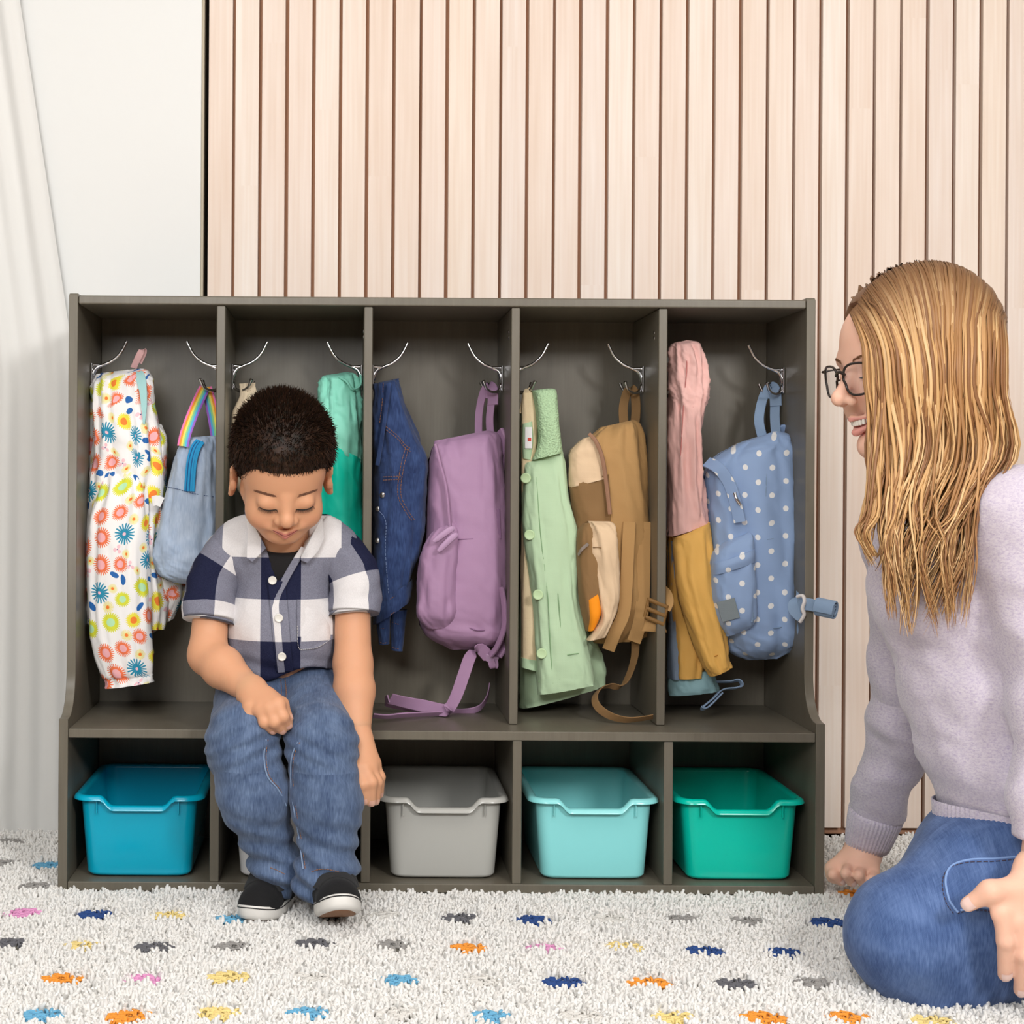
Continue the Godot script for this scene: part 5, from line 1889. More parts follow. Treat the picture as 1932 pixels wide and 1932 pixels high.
func boy_face(t: Node3D, h: SDF, hf: Transform3D) -> void:
	var fwd := hf.basis.z.normalized()
	var dark := mat("lash_dark", Color(0.1, 0.07, 0.06), 0.7)
	var brow := mat("brow_brown", Color(0.47, 0.32, 0.24), 0.8)
	var rng := RandomNumberGenerator.new()
	rng.seed = 5
	var ml := MB.new()
	var mp := []
	for i in 9:
		var u := i / 8.0 * 2.0 - 1.0
		mp.append(h.hit(hf * Vector3(u * 0.019, -0.0624 + 0.0052 * u * u, 0.12), -fwd) + fwd * 0.0001)
	ml.tube(curve(mp, 24), [0.0003, 0.0005, 0.0006, 0.0006, 0.0006, 0.0006, 0.0006, 0.0006, 0.0007, 0.0007, 0.0007, 0.0007, 0.0007, 0.0007, 0.0007, 0.0007, 0.0006, 0.0006, 0.0006, 0.0006, 0.0006, 0.0006, 0.0005, 0.0003], 5)
	obj("mouth", ml.mesh(), mat("mouth_red", Color(0.5, 0.27, 0.24), 0.6), t)
	for s in [-1, 1]:
		# lash line of the lowered lid
		var mb := MB.new()
		var line := []
		for i in 9:
			var u := i / 8.0 * 2.0 - 1.0
			var l := Vector3(s * 0.027 + u * 0.0128, -0.0195 - 0.0022 * (1.0 - u * u) + s * u * 0.0008, 0.12)
			line.append(h.hit(hf * l, -fwd) + fwd * 0.0002)
		mb.tube(curve(line, 18), [0.0003, 0.0006, 0.0008, 0.0009, 0.0009, 0.0009, 0.001, 0.001, 0.001, 0.001, 0.001, 0.001, 0.0009, 0.0009, 0.0009, 0.0008, 0.0006, 0.0003], 5)
		var c := curve(line, 26)
		for i in 26:
			var o := (i / 25.0 - 0.5) * 2.0
			var dir := (hf.basis * Vector3(o * 0.5 + s * 0.15, -0.75, 0.75)).normalized()
			mb.tube(PackedVector3Array([c[i], c[i] + dir * 0.003 + Vector3(0, -0.0004, 0), c[i] + dir * 0.0055]), [0.0004, 0.0003, 0.0001], 4, false)
		obj("eyelashes", mb.mesh(), dark, t)
		var b := MB.new()
		for i in 120:
			var u := rng.randf()
			var l := Vector3(s * lerpf(0.015, 0.043, u), 0.0008 + 0.0028 * sin(u * 2.6) - 0.001 * u + rng.randf_range(-0.0021, 0.0019), 0.12)
			var p0 := h.hit(hf * l, -fwd) + fwd * 0.0001
			var l2 := l + Vector3(s * 0.0045, 0.0012 - 0.0024 * u, 0)
			var p1 := h.hit(hf * l2, -fwd) + fwd * 0.0006
			b.tube(PackedVector3Array([p0, p1]), [0.00032, 0.0001], 4, false)
		obj("eyebrow", b.mesh(), brow, t)

func boy_hair(t: Node3D, h: SDF, hf: Transform3D) -> void:
	var fi := hf.affine_inverse()
	var g := SDF.new()
	g.frame = hf
	g.ell(Vector3(0, 0.0215, -0.012), Vector3(0.0725, 0.087, 0.094), 0.01)
	g.ell(Vector3(0, 0.03, 0.03), Vector3(0.061, 0.056, 0.05), 0.03)
	g.ell(Vector3(0, 0.05, -0.005), Vector3(0.068, 0.05, 0.072), 0.03)
	var line := func(q: Vector3) -> float:   # height of the hairline at this side of the head
		var z := q.z + 0.004 * sin(q.x * 130.0)
		var y := 0.037
		if z < 0.07:
			y = lerpf(-0.004, 0.037, smoothstep(0.012, 0.07, z))
		if z < 0.012:
			y = lerpf(-0.05, -0.004, smoothstep(-0.03, 0.012, z))
		return y
	var nz := noise(14, 160.0, 2)
	g.post = func(p: Vector3, d: float) -> float:
		var q := fi * p
		var e: float = line.call(q) - q.y
		var thin := smoothstep(0.0, 0.03, -e)
		var dd := d + (1.0 - thin) * 0.0042 + 0.0012 * nz.get_noise_3d(p.x, p.y, p.z)
		return maxf(dd, e * 0.8)
	var mb := MB.new()
	mb.use_col = true
	var n1 := noise(21, 90.0, 2)
	var base := lin(Color(0.11, 0.085, 0.07))
	var warm := lin(Color(0.27, 0.18, 0.125))
	var tint := func(p: Vector3) -> Color:
		return base.lerp(warm, clampf(0.4 + n1.get_noise_3d(p.x, p.y, p.z), 0.0, 1.0))
	g.build(mb, hf.origin - Vector3(0.1, 0.12, 0.13), hf.origin + Vector3(0.1, 0.13, 0.13), 0.003, tint)
	var count := mb.v.size()
	var rng := RandomNumberGenerator.new()
	rng.seed = 31
	var fwd := hf.basis.z.normalized()
	var up := hf.basis.y.normalized()
	for i in 15000:
		var k := rng.randi_range(0, count - 1)
		var p := mb.v[k]
		var q := fi * p
		var n := (q - Vector3(0, 0.01, -0.008))
		n = (hf.basis * n).normalized()
		var low: float = q.y - float(line.call(q))
		if low < 0.002 and rng.randf() > 0.3:
			continue
		# combed forward from the crown, standing up along the front ridge
		var crown := clampf((q.y - 0.055) / 0.04, 0.0, 1.0)
		var dir := n * (0.3 + 0.75 * crown) + fwd * 0.75 + up * (0.5 * crown) - up * (0.45 * (1.0 - crown)) * (1.0 if q.z > 0.02 else 0.3)
		dir += Vector3(rng.randf_range(-1, 1), rng.randf_range(-1, 1), rng.randf_range(-1, 1)) * 0.3
		dir = dir.normalized()
		var ln := lerpf(0.008, 0.0165, smoothstep(0.0, 0.05, low)) * rng.randf_range(0.7, 1.2)
		var start := p - n * 0.004
		var bend := dir * 0.6 + n * 0.4
		var c := base.lerp(warm, rng.randf())
		mb.tube(PackedVector3Array([start, start + bend.normalized() * ln * 0.5, start + bend.normalized() * ln * 0.5 + dir * ln * 0.5]), [0.0009, 0.00065, 0.00012], 4, false, 1.0, Vector3.UP, c, c)
	var hm := mat("child_hair", Color.WHITE, 0.55, 0.0, 0.4)
	hm.vertex_color_use_as_albedo = true
	obj("hair", mb.mesh(), hm, t)

func boy_clothes(t: Node3D) -> void:
	var plaid := mat("plaid_cotton", Color.WHITE, 0.85, 0.0, 0.3)
	plaid.albedo_texture = plaid_tex()
	plaid.uv1_scale = Vector3(1.0 / 0.125, 1.0 / 0.13, 1)
	var nv := pix(491, 1132, 0.06)          # left and lower edge of the dark square on the chest
	plaid.uv1_offset = Vector3(-nv.x / 0.125, nv.y / 0.13 + 0.5, 0)
	# shirt
	var s := SDF.new()
	var neck := pix(537, 1020, 0.0)
	s.cap(pix(532, 1265, -0.03), pix(533, 1190, -0.02), 0.083, 0.083, 0.03, Vector3.BACK, 1.18)
	s.cap(pix(533, 1190, -0.02), pix(535, 1080, -0.012), 0.083, 0.07, 0.03, Vector3.BACK, 1.15)
	s.cap(pix(438, 1038, -0.016), pix(632, 1034, -0.014), 0.04, 0.04, 0.035)
	s.cap(pix(480, 1015, -0.016), pix(592, 1012, -0.014), 0.04, 0.04, 0.03)
	s.cap(neck + Vector3(0, -0.01, -0.01), neck + Vector3(0, 0.012, -0.008), 0.05, 0.045, 0.02)
	s.cap(neck + Vector3(0, -0.04, 0.0), neck + Vector3(0, 0.06, 0.02), 0.038, 0.043, 0.006, Vector3.ZERO, 1.0, 1)
	var nz := noise(41, 16.0, 3)
	var hem0 := pix(532, 1275, 0.05).y
	# open neck: a V down to the first button
	var v0 := pix(522, 1100, 0.08)
	var vl := pix(497, 1030, 0.08)
	var vr := pix(574, 1030, 0.08)
	s.post = func(p: Vector3, d: float) -> float:
		d -= 0.0038 * nz.get_noise_3d(p.x, p.y * 0.7, p.z) + 0.0022 * sin(p.y * 210.0 + p.x * 55.0 + 2.0 * nz.get_noise_3d(p.x * 0.5, 3.0, 0.0)) * smoothstep(0.06, -0.02, p.y - hem0 - 0.01)
		var hem := hem0 + 0.012 * sin((p.x + 0.25) * 38.0) - p.y
		d = maxf(d, hem)
		if p.z > 0.0 and p.y > v0.y:
			var f := (p.y - v0.y) / (vl.y - v0.y)
			var in_v := maxf(lerpf(v0.x, vl.x, f) - p.x, p.x - lerpf(v0.x, vr.x, f))
			d = maxf(d, -maxf(in_v, -0.012) * 0.8)
		return d
	var mb := MB.new()
	s.build(mb, pix(395, 1300, -0.13), pix(680, 985, 0.1) + Vector3(0, 0.0, 0.01), 0.0038, null, func(p: Vector3) -> Vector2: return Vector2(p.x, -p.y))
	var shirt := obj("plaid_shirt", mb.mesh(), plaid, t)
	# dark T-shirt under it
	var u := SDF.new()
	u.cap(pix(533, 1180, -0.02), pix(535, 1075, -0.014), 0.075, 0.063, 0.03, Vector3.BACK, 1.18)
	u.cap(neck + Vector3(0, -0.03, -0.006), neck + Vector3(0, 0.008, 0.0), 0.054, 0.044, 0.02)
	u.post = func(p: Vector3, d: float) -> float:
		return maxf(d, p.y - (neck.y - 0.006 + (p.z - 0.0) * -0.35))
	var ub := MB.new()
	u.build(ub, pix(430, 1220, -0.11), pix(640, 990, 0.09), 0.004)
	obj("t_shirt", ub.mesh(), cloth("black_jersey", Color(0.13, 0.125, 0.13), 0.9, 0.2, 0.01), t)
	# sleeves
	var sm := plaid.duplicate()
	sm.uv1_offset = Vector3(0.52, 0.7, 0)
	var sm2 := plaid.duplicate()
	sm2.uv1_offset = Vector3(0.2, 0.02, 0)
	var rn := noise(44, 22.0, 2)
	for side in 2:
		var top: Vector3 = [pix(444, 1032, -0.016), pix(628, 1028, -0.014)][side]
		var mid: Vector3 = [pix(404, 1092, -0.008), pix(667, 1090, -0.004)][side]
		var cuff: Vector3 = [pix(393, 1174, 0.012), pix(668, 1160, 0.01)][side]
		var axis := curve([top, mid, cuff], 26)
		var sl := MB.new()
		var rad := []
		for i in 26:
			rad.append(lerpf(0.0405, 0.0425, i / 25.0) - 0.006 * pow(maxf(0.0, 1.0 - i / 4.0), 2.0))
		# turn back inside the cuff
		for i in range(1, 5):
			axis.append(cuff.lerp(mid, i * 0.07))
			rad.append(0.0425 - 0.002 - 0.0012 * i)
		sl.tube(axis, rad, 40, true, 0.94, Vector3.BACK)
		for i in sl.v.size():
			var p := sl.v[i]
			var c := Geometry3D.get_closest_point_to_segment(p, top, cuff)
			var w := rn.get_noise_3d(p.x, p.y, p.z) * 0.004
			sl.v[i] = p + (p - c).normalized() * w
		obj("sleeve", sl.mesh(), sm if side == 0 else sm2, shirt)
	# collar, placket, pocket, buttons
	var on := func(px: float, py: float, lift: float) -> Vector3:
		var far := pix(px, py, 0.16)
		var dir := (far - EYE).normalized()
		var q := s.hit(far, dir, 0.3)
		return q - dir * lift
	var own := func(p: Vector3) -> Vector2: return Vector2(p.x, -p.y)
	for c in [[[461, 962], [468, 1000], [466, 1052], [476, 1060], [502, 1034], [492, 1015], [476, 985]], [[608, 978], [612, 1015], [600, 1040], [580, 1062], [566, 1056], [568, 1030], [588, 1008]]]:
		var zz: Array = []
		for i in c.size():
			var lift := 0.028 if i in [0, 6] else 0.012
			var z: float = on.call(clampf(c[i][0], 470, 600), maxf(c[i][1], 1012), 0.0).z
			zz.append(pix(c[i][0], c[i][1], z + lift))
		var o := patch(shirt, "collar", zz, 0.005, plaid, own)
	var pl := []
	for q in [[522, 1098], [526, 1140], [530, 1190], [534, 1235], [537, 1266]]:
		pl.append(on.call(q[0], q[1], 0.0022))
	var ps := MB.new()
	ps.strap(curve(pl, 26), Vector3(1, 0, 0.05), 0.027, 0.003)
	for i in ps.v.size():
		ps.uv[i] = Vector2(ps.v[i].x, -ps.v[i].y)
	obj("placket", ps.mesh(), plaid, shirt)
	var edge := MB.new()
	var ep := []
	for q in [[574, 1034], [556, 1062], [536, 1098], [520, 1136], [524, 1190], [528, 1240], [531, 1268]]:
		ep.append(on.call(q[0], q[1], 0.0035))
	edge.strap(curve(ep, 30), Vector3(1, 0.3, 0.1), 0.011, 0.0022)
	for i in edge.v.size():
		edge.uv[i] = Vector2(edge.v[i].x + 0.045, -edge.v[i].y)
	obj("front_edge", edge.mesh(), plaid, shirt)
	var pearl := mat("pearl_button", Color(0.88, 0.87, 0.84), 0.3)
	for q in [[514, 1095], [526, 1166], [532, 1239]]:
		button_at(shirt, on.call(q[0], q[1], 0.006), 0.0068, pearl)
	var pk := []
	for q in [[561, 1131], [592, 1131], [624, 1136], [628, 1180], [628, 1205], [600, 1222], [574, 1226], [562, 1222], [560, 1180]]:
		pk.append(on.call(q[0], q[1], 0.002))
	var po := patch(shirt, "chest_pocket", pk, 0.003, plaid, func(p: Vector3) -> Vector2: return Vector2(p.x, -p.y + 0.008))
	var wt := mat("white_thread", Color(0.8, 0.8, 0.8), 0.8)
	stitch_line(po, [pk[8] + Vector3(0.001, 0, 0.002), pk[7] + Vector3(0.001, 0.001, 0.002), pk[6] + Vector3(0, 0.001, 0.002), pk[5] + Vector3(0, 0.001, 0.002), pk[4] + Vector3(-0.001, 0.001, 0.002)], wt, 0.003, 0.0004)
	boy_jeans(t)
	boy_shoes(t)

func boy_jeans(t: Node3D) -> void:
	var m := denim("blue_denim", Color(0.19, 0.25, 0.37), Color(0.5, 0.58, 0.7))
	var hipL := pix(478, 1312, -0.04)
	var hipR := pix(590, 1312, -0.04)
	var knL := pix(458, 1392, 0.125)
	var knR := pix(606, 1398, 0.13)
	var anL := pix(518, 1622, 0.1)
	var anR := pix(620, 1634, 0.15)
	var mL := pix(478, 1500, 0.132)
	var mR := pix(616, 1510, 0.145)
	var legs := [SDF.new(), SDF.new()]
	for k in 2:
		var q: SDF = legs[k]
		q.cap(pix(505, 1285, -0.05), pix(560, 1285, -0.05), 0.068, 0.068, 0.03)
		var hip: Vector3 = [hipL, hipR][k]
		var kn: Vector3 = [knL, knR][k]
		var mid: Vector3 = [mL, mR][k]
		var an: Vector3 = [anL, anR][k]
		q.cap(hip, kn, 0.061, 0.051 if k == 0 else 0.05, 0.02)
		q.cap(kn, mid, 0.052, 0.053 if k == 0 else 0.052, 0.015)
		q.cap(mid, an, 0.053 if k == 0 else 0.052, 0.036 if k == 0 else 0.04, 0.015)
	legs[0].ell(pix(416, 1424, 0.08), Vector3(0.02, 0.028, 0.035), 0.03)
	legs[0].cap(anL, anL + Vector3(0.008, -0.014, 0.012), 0.037, 0.041, 0.01)
	legs[1].cap(anR, anR + Vector3(-0.006, -0.012, 0.012), 0.041, 0.044, 0.01)
	# the stacked hem of the right leg falls in a point between the shoes
	legs[1].cap(pix(594, 1650, 0.15), pix(574, 1688, 0.165), 0.024, 0.01, 0.02)
	var nz := noise(51, 12.0, 3)
	var floor_y := 0.018
	var wrinkle := func(p: Vector3, d: float) -> float:
		var low := smoothstep(0.2, 0.06, p.y)
		var w := nz.get_noise_3d(p.x * 1.0, p.y * 1.6, p.z)
		d -= 0.0035 * w
		d -= low * 0.0045 * sin(p.y * 190.0 + p.x * 60.0 + 3.0 * nz.get_noise_3d(p.x * 0.4 + 7.0, p.y * 0.3, p.z * 0.4))
		var kn := smoothstep(0.09, 0.0, absf(p.y - 0.26)) * smoothstep(0.02, 0.12, p.z)
		d -= kn * 0.002 * sin(p.y * 260.0 + absf(p.x + 0.25) * 120.0)
		return d
	var mb := MB.new()
	for q in legs:
		q.post = wrinkle
		q.build(mb, pix(370, 1720, -0.14), pix(715, 1235, 0.22) + Vector3(0, 0, 0.02), 0.0038)
	var o := obj("jeans", mb.mesh(), m, t)
	var on := func(px: float, py: float, lift: float) -> Vector3:
		var far := pix(px, py, 0.3)
		var dir := (far - EYE).normalized()
		var a: Vector3 = legs[0].hit(far, dir, 0.5)
		var b: Vector3 = legs[1].hit(far, dir, 0.5)
		return (a if a.z > b.z else b) - dir * lift
	var tan := mat("jean_thread", Color(0.62, 0.42, 0.26), 0.8)
	var pale := mat("seam_pale", Color(0.5, 0.58, 0.7), 0.85)
	for sm in [[[562, 1400], [550, 1430], [549, 1480], [555, 1530], [564, 1580], [572, 1640]], [[502, 1395], [498, 1430], [505, 1465], [525, 1490], [540, 1520]]]:
		var p := []
		var p2 := []
		for q in sm:
			p.append(on.call(q[0], q[1], 0.0))
			p2.append(on.call(q[0] + 4, q[1], 0.001))
		var sb := MB.new()
		sb.tube(curve(p, 40), 0.0013, 6)
		obj("inseam", sb.mesh(), pale, o)
		stitch_line(o, p2, tan, 0.0034, 0.0005)
	for sm in [[[566, 1660], [590, 1644], [615, 1640], [650, 1648]], [[510, 1637], [525, 1643], [542, 1652]], [[530, 1282], [531, 1305], [530, 1325]], [[538, 1282], [540, 1305], [539, 1325]]]:
		var p := []
		for q in sm:
			p.append(on.call(q[0], q[1], 0.001))
		stitch_line(o, p, tan, 0.0034, 0.0006)

func foot_ring(n: int, grow: float) -> PackedVector2Array:    # outline of a shoe sole seen from above, toe at +z
	var out := PackedVector2Array()
	for i in n:
		var a := TAU * i / n
		var z := cos(a)
		var w := sin(a)
		var half := 0.0295 + 0.0045 * smoothstep(-0.2, 0.6, z) - 0.003 * smoothstep(0.0, -1.0, z)
		var sz := signf(z) * pow(absf(z), 0.86)
		var sw := signf(w) * pow(absf(w), 0.8)
		out.append(Vector2(sw * (half + grow), sz * (0.076 + grow)))
	return out

func boy_shoes(t: Node3D) -> void:
	var black := cloth("shoe_canvas", Color(0.1, 0.1, 0.105), 0.9, 0.3, 0.02)
	cloth("strap_black", Color(0.17, 0.17, 0.175), 0.85, 0.3, 0.02)
	var white := mat("shoe_rubber", Color(0.9, 0.89, 0.87), 0.45)
	var line := mat("shoe_line", Color(0.06, 0.06, 0.07), 0.5)
	var gum := bump(mat("gum_sole", Color(0.62, 0.44, 0.3), 0.6), M.weave, 0.03, Vector3(30, 30, 30))
	var poses := [
		Transform3D(Basis(Vector3.UP, -0.3), pix(506, 1700, 0.115)),
		Transform3D(Basis(Vector3.UP, 0.13) * Basis(Vector3.RIGHT, -0.3), pix(634, 1708, 0.205)),
	]
	for k in 2:
		var f: Transform3D = poses[k]
		if k == 0:
			f.origin.y = 0.001
		else:
			f.origin.y = 0.02
		var n := 56
		var root := Node3D.new()
		root.name = "shoe"
		t.add_child(root, true)
		var sole := MB.new()
		var pts := PackedVector3Array()
		var uvs := PackedVector2Array()
		var lv := [[0.0205, -0.004], [0.0205, 0.0], [0.018, 0.0018], [0.006, 0.0012], [0.001, -0.0015], [0.0, -0.006]]
		for l in lv:
			var r := foot_ring(n, l[1])
			for i in n + 1:
				var q := r[(n - i) % n]
				var lift := 0.008 * pow(maxf(q.y / 0.076, 0.0), 3.0)
				pts.append(f * Vector3(q.x, l[0] + lift, q.y))
				uvs.append(q)
		var base := sole.grid(pts, uvs, lv.size(), n + 1, true)
		# the outline runs so that outside is outside: check one face and turn all if need be
		var c0 := f * Vector3(0, 0.01, 0)
		orient(sole, c0)
		var r1 := PackedInt32Array()
		for i in n:
			r1.append(base + i)
		obj("sole", sole.mesh(), white, root)
		var bot := MB.new()
		var bp := PackedVector3Array()
		var bu := PackedVector2Array()
		for g in [[0.0004, -0.005], [-0.0012, -0.009], [-0.0012, -0.029]]:
			var r := foot_ring(n, g[1])
			for i in n + 1:
				var q := r[i % n]
				var lift := 0.008 * pow(maxf(q.y / 0.076, 0.0), 3.0)
				bp.append(f * Vector3(q.x, g[0] + lift, q.y))
				bu.append(q)
		var bb0 := bot.grid(bp, bu, 3, n + 1, true)
		var bring := PackedInt32Array()
		for i in n:
			bring.append(bb0 + 2 * (n + 1) + i)
		bot.fan(bring)
		orient(bot, f * Vector3(0, 0.05, 0))
		obj("outsole", bot.mesh(), gum, root)
		var ln := MB.new()
		var lr := foot_ring(n, 0.0016)
		var lp := PackedVector3Array()
		for i in n + 1:
			var q := lr[i % n]
			lp.append(f * Vector3(q.x, 0.0168 + 0.008 * pow(maxf(q.y / 0.076, 0.0), 3.0), q.y))
		ln.tube(lp, 0.001, 5, false)
		obj("sole_line", ln.mesh(), line, root)
		var u := SDF.new()
		u.frame = f
		u.ell(Vector3(0, 0.018, 0.04), Vector3(0.03, 0.024, 0.034), 0.02)
		u.cap(Vector3(0, 0.024, 0.03), Vector3(0, 0.036, -0.01), 0.026, 0.028, 0.02)
		u.cap(Vector3(0, 0.03, -0.02), Vector3(0, 0.052, -0.03), 0.029, 0.026, 0.02)
		u.cap(Vector3(0, 0.02, -0.045), Vector3(0, 0.05, -0.045), 0.026, 0.024, 0.02)
		var fi := f.affine_inverse()
		u.post = func(p: Vector3, d: float) -> float:
			var q := fi * p
			var vamp := 0.0014 * smoothstep(0.014, 0.02, absf(q.x)) * smoothstep(0.035, 0.02, q.z)
			return maxf(d - vamp, 0.016 - q.y)
		var ub := MB.new()
		u.build(ub, f.origin - Vector3(0.09, 0.03, 0.1), f.origin + Vector3(0.09, 0.11, 0.1), 0.0028)
		obj("upper", ub.mesh(), black, root)
		for sp in [[0.018, 0.0], [-0.008, 0.014]]:
			var st := MB.new()
			var p := []
			for i in 9:
				var a := lerpf(-1.25, 1.25, i / 8.0)
				var o := f * Vector3(sin(a) * 0.09, 0.03 + cos(a) * 0.09, sp[0] + 0.006)
				p.append(u.hit(o, (f * Vector3(0, 0.028, sp[0] - 0.004)) - o) + (o - f * Vector3(0, 0.028, sp[0])).normalized() * 0.0018)
			st.strap(curve(p, 22), f.basis * Vector3(0, 0.5, -0.85), 0.02, 0.004)
			obj("velcro_strap", st.mesh(), M.strap_black, root)

func orient(mb: MB, inside: Vector3) -> void:
	var s := 0.0
	for k in range(0, mb.idx.size(), 3):
		var a := mb.v[mb.idx[k]]
		var b := mb.v[mb.idx[k + 1]]
		var c := mb.v[mb.idx[k + 2]]
		s += (c - a).cross(b - a).dot((a + b + c) / 3.0 - inside)
	if s < 0.0:
		for k in range(0, mb.idx.size(), 3):
			var q := mb.idx[k + 1]
			mb.idx[k + 1] = mb.idx[k + 2]
			mb.idx[k + 2] = q

func build_woman() -> void:
	var t := thing("person", "woman with long blonde hair, glasses and lavender sweater kneeling beside the locker", "person")
	var skin_c := lin(Color(0.93, 0.74, 0.65))
	var lip_c := lin(Color(0.87, 0.6, 0.56))
	var skin := skin_mat("woman_skin")
	var body := MB.new()
	body.use_col = true
	var hf := Transform3D(Basis(Vector3.UP, -1.36) * Basis(Vector3.RIGHT, 0.13), pix(1718, 688, 0.42))
	var fi := hf.affine_inverse()
	var h := SDF.new()
	h.frame = hf
	h.ell(Vector3(0, 0.025, -0.022), Vector3(0.074, 0.09, 0.097), 0.01)
	h.ell(Vector3(0, 0.035, 0.03), Vector3(0.058, 0.055, 0.058), 0.03)
	h.ell(Vector3(0, -0.03, 0.034), Vector3(0.054, 0.062, 0.05), 0.03)
	for s in [-1, 1]:
		h.ell(Vector3(s * 0.034, -0.033, 0.052), Vector3(0.022, 0.02, 0.026), 0.02)
		h.ell(Vector3(s * 0.03, -0.054, 0.062), Vector3(0.018, 0.018, 0.018), 0.02)
		h.cap(Vector3(s * 0.054, -0.05, -0.01), Vector3(s * 0.018, -0.1, 0.055), 0.018, 0.013, 0.025)
	h.ell(Vector3(0, -0.1, 0.071), Vector3(0.018, 0.0165, 0.0165), 0.02)
	h.cap(Vector3(-0.03, 0.014, 0.075), Vector3(0.03, 0.014, 0.075), 0.012, 0.012, 0.015)
	for s in [-1, 1]:
		h.ell(Vector3(s * 0.031, -0.004, 0.098), Vector3(0.018, 0.012, 0.02), 0.012, Basis.IDENTITY, 1)
		h.ell(Vector3(s * 0.031, -0.006, 0.072), Vector3(0.014, 0.0125, 0.0125), 0.005)
	h.cap(Vector3(0, 0.006, 0.083), Vector3(0, -0.03, 0.107), 0.0065, 0.0085, 0.012)
	h.ball(Vector3(0, -0.0335, 0.1085), 0.0098, 0.007)
	for s in [-1, 1]:
		h.ball(Vector3(s * 0.0115, -0.038, 0.097), 0.0072, 0.007)
		h.ell(Vector3(s * 0.006, -0.0435, 0.102), Vector3(0.003, 0.0025, 0.005), 0.003, Basis.IDENTITY, 1)
	# an open smile
	for s in [-1, 1]:
		h.cap(Vector3(0, -0.0615, 0.0935), Vector3(s * 0.026, -0.061, 0.076), 0.0036, 0.0026, 0.006)
		h.cap(Vector3(0, -0.079, 0.0895), Vector3(s * 0.022, -0.0705, 0.0755), 0.0046, 0.003, 0.006)
		h.cap(Vector3(0, -0.071, 0.094), Vector3(s * 0.025, -0.065, 0.0775), 0.0055, 0.0018, 0.003, Vector3.ZERO, 1.0, 1)
	h.cap(Vector3(0, -0.06, -0.03), fi * pix(1800, 930, 0.4), 0.052, 0.058, 0.03)
	var paint := func(p: Vector3) -> Color:
		var q := fi * p
		var c := skin_c
		if q.z > 0.06 and q.y < -0.054 and q.y > -0.09 and absf(q.x) < 0.03:
			var mid := -0.0705 + 7.5 * q.x * q.x
			var e := Vector2(q.x / 0.0285, (q.y - mid) / (0.012 if q.y > mid else 0.016)).length()
			c = c.lerp(lip_c, 1.0 - smoothstep(0.82, 1.0, e))
		var ch := Vector3((absf(q.x) - 0.04) / 0.024, (q.y + 0.038) / 0.02, (q.z - 0.06) / 0.04).length()
		return c.lerp(lin(Color(0.93, 0.63, 0.56)), 0.4 * (1.0 - smoothstep(0.2, 1.0, ch)))
	h.build_all(body, 0.0024, paint)
	var flat_skin := func(_p: Vector3) -> Color: return skin_c
	# near hand on the thigh
	var nails := MB.new()
	var nail_c := lin(Color(0.95, 0.8, 0.76))
	var wr := pix(1962, 1648, 0.585)
	var a := SDF.new()
	var kn := [pix(1890, 1722, 0.607), pix(1922, 1738, 0.607), pix(1952, 1745, 0.6), pix(1978, 1745, 0.59)]
	for p in kn:
		a.cap(wr, p, 0.026, 0.0135, 0.015, Vector3(0.0, 0.2, 1), 1.5)
	var tips := [[pix(1897, 1775, 0.607), pix(1896, 1838, 0.588)], [pix(1930, 1800, 0.605), pix(1926, 1868, 0.582)], [pix(1960, 1805, 0.598), pix(1958, 1870, 0.575)], [pix(1990, 1795, 0.588), pix(1992, 1845, 0.57)]]
	var pts := [wr]
	for i in 4:
		chain(a, [kn[i], tips[i][0], tips[i][1]], 0.0112, 0.0086, 0.005)
		nail(nails, tips[i][1], tips[i][0], Vector3(0.0, 0.15, 1), 0.0088, nail_c)
		pts += [kn[i], tips[i][1]]
	chain(a, [pix(1918, 1676, 0.597), pix(1868, 1682, 0.605), pix(1827, 1706, 0.594)], 0.0155, 0.0092, 0.01)
	nail(nails, pix(1827, 1706, 0.594), pix(1856, 1688, 0.602), Vector3(-0.15, 0.4, 1), 0.0094, nail_c)
	pts += [pix(1827, 1706, 0.594)]
	var bb := bounds(pts, 0.03)
	a.build(body, bb.position, bb.end, 0.0024, flat_skin)
	# far hand on the rug
	var b := SDF.new()
	var wf := pix(1628, 1608, 0.03)
	var fk := [pix(1580, 1634, 0.04), pix(1601, 1638, 0.058), pix(1624, 1644, 0.066), pix(1648, 1650, 0.066)]
	var ft := [[pix(1572, 1650, 0.058), pix(1586, 1662, 0.052)], [pix(1596, 1648, 0.088), pix(1606, 1664, 0.078)], [pix(1620, 1652, 0.096), pix(1630, 1668, 0.084)], [pix(1645, 1660, 0.094), pix(1656, 1673, 0.08)]]
	pts = [wf]
	for i in 4:
		b.cap(wf, fk[i], 0.024, 0.0105, 0.012)
		chain(b, [fk[i], ft[i][0], ft[i][1]], 0.0092, 0.0076, 0.002)
		nail(nails, ft[i][1], ft[i][0], Vector3(0, 0.6, 1), 0.0085, nail_c)
		pts += [fk[i], ft[i][0], ft[i][1]]
	chain(b, [pix(1596, 1622, 0.035), pix(1572, 1640, 0.04), pix(1570, 1655, 0.045)], 0.014, 0.009, 0.008)
	pts += [pix(1570, 1655, 0.045)]
	b.cap(wf, pix(1650, 1560, 0.05), 0.024, 0.028, 0.01)
	bb = bounds(pts, 0.03)
	b.build(body, bb.position, bb.end, 0.0026, flat_skin)
	# arms and trunk under the clothes, joining head and hands
	var tr := SDF.new()
	tr.cap(pix(1800, 930, 0.4), pix(1850, 1330, 0.38), 0.055, 0.08, 0.03)
	tr.cap(pix(1715, 985, 0.23), pix(1920, 975, 0.5), 0.04, 0.04, 0.03)
	tr.cap(pix(1712, 985, 0.23), pix(1712, 1330, 0.14), 0.036, 0.034, 0.02)
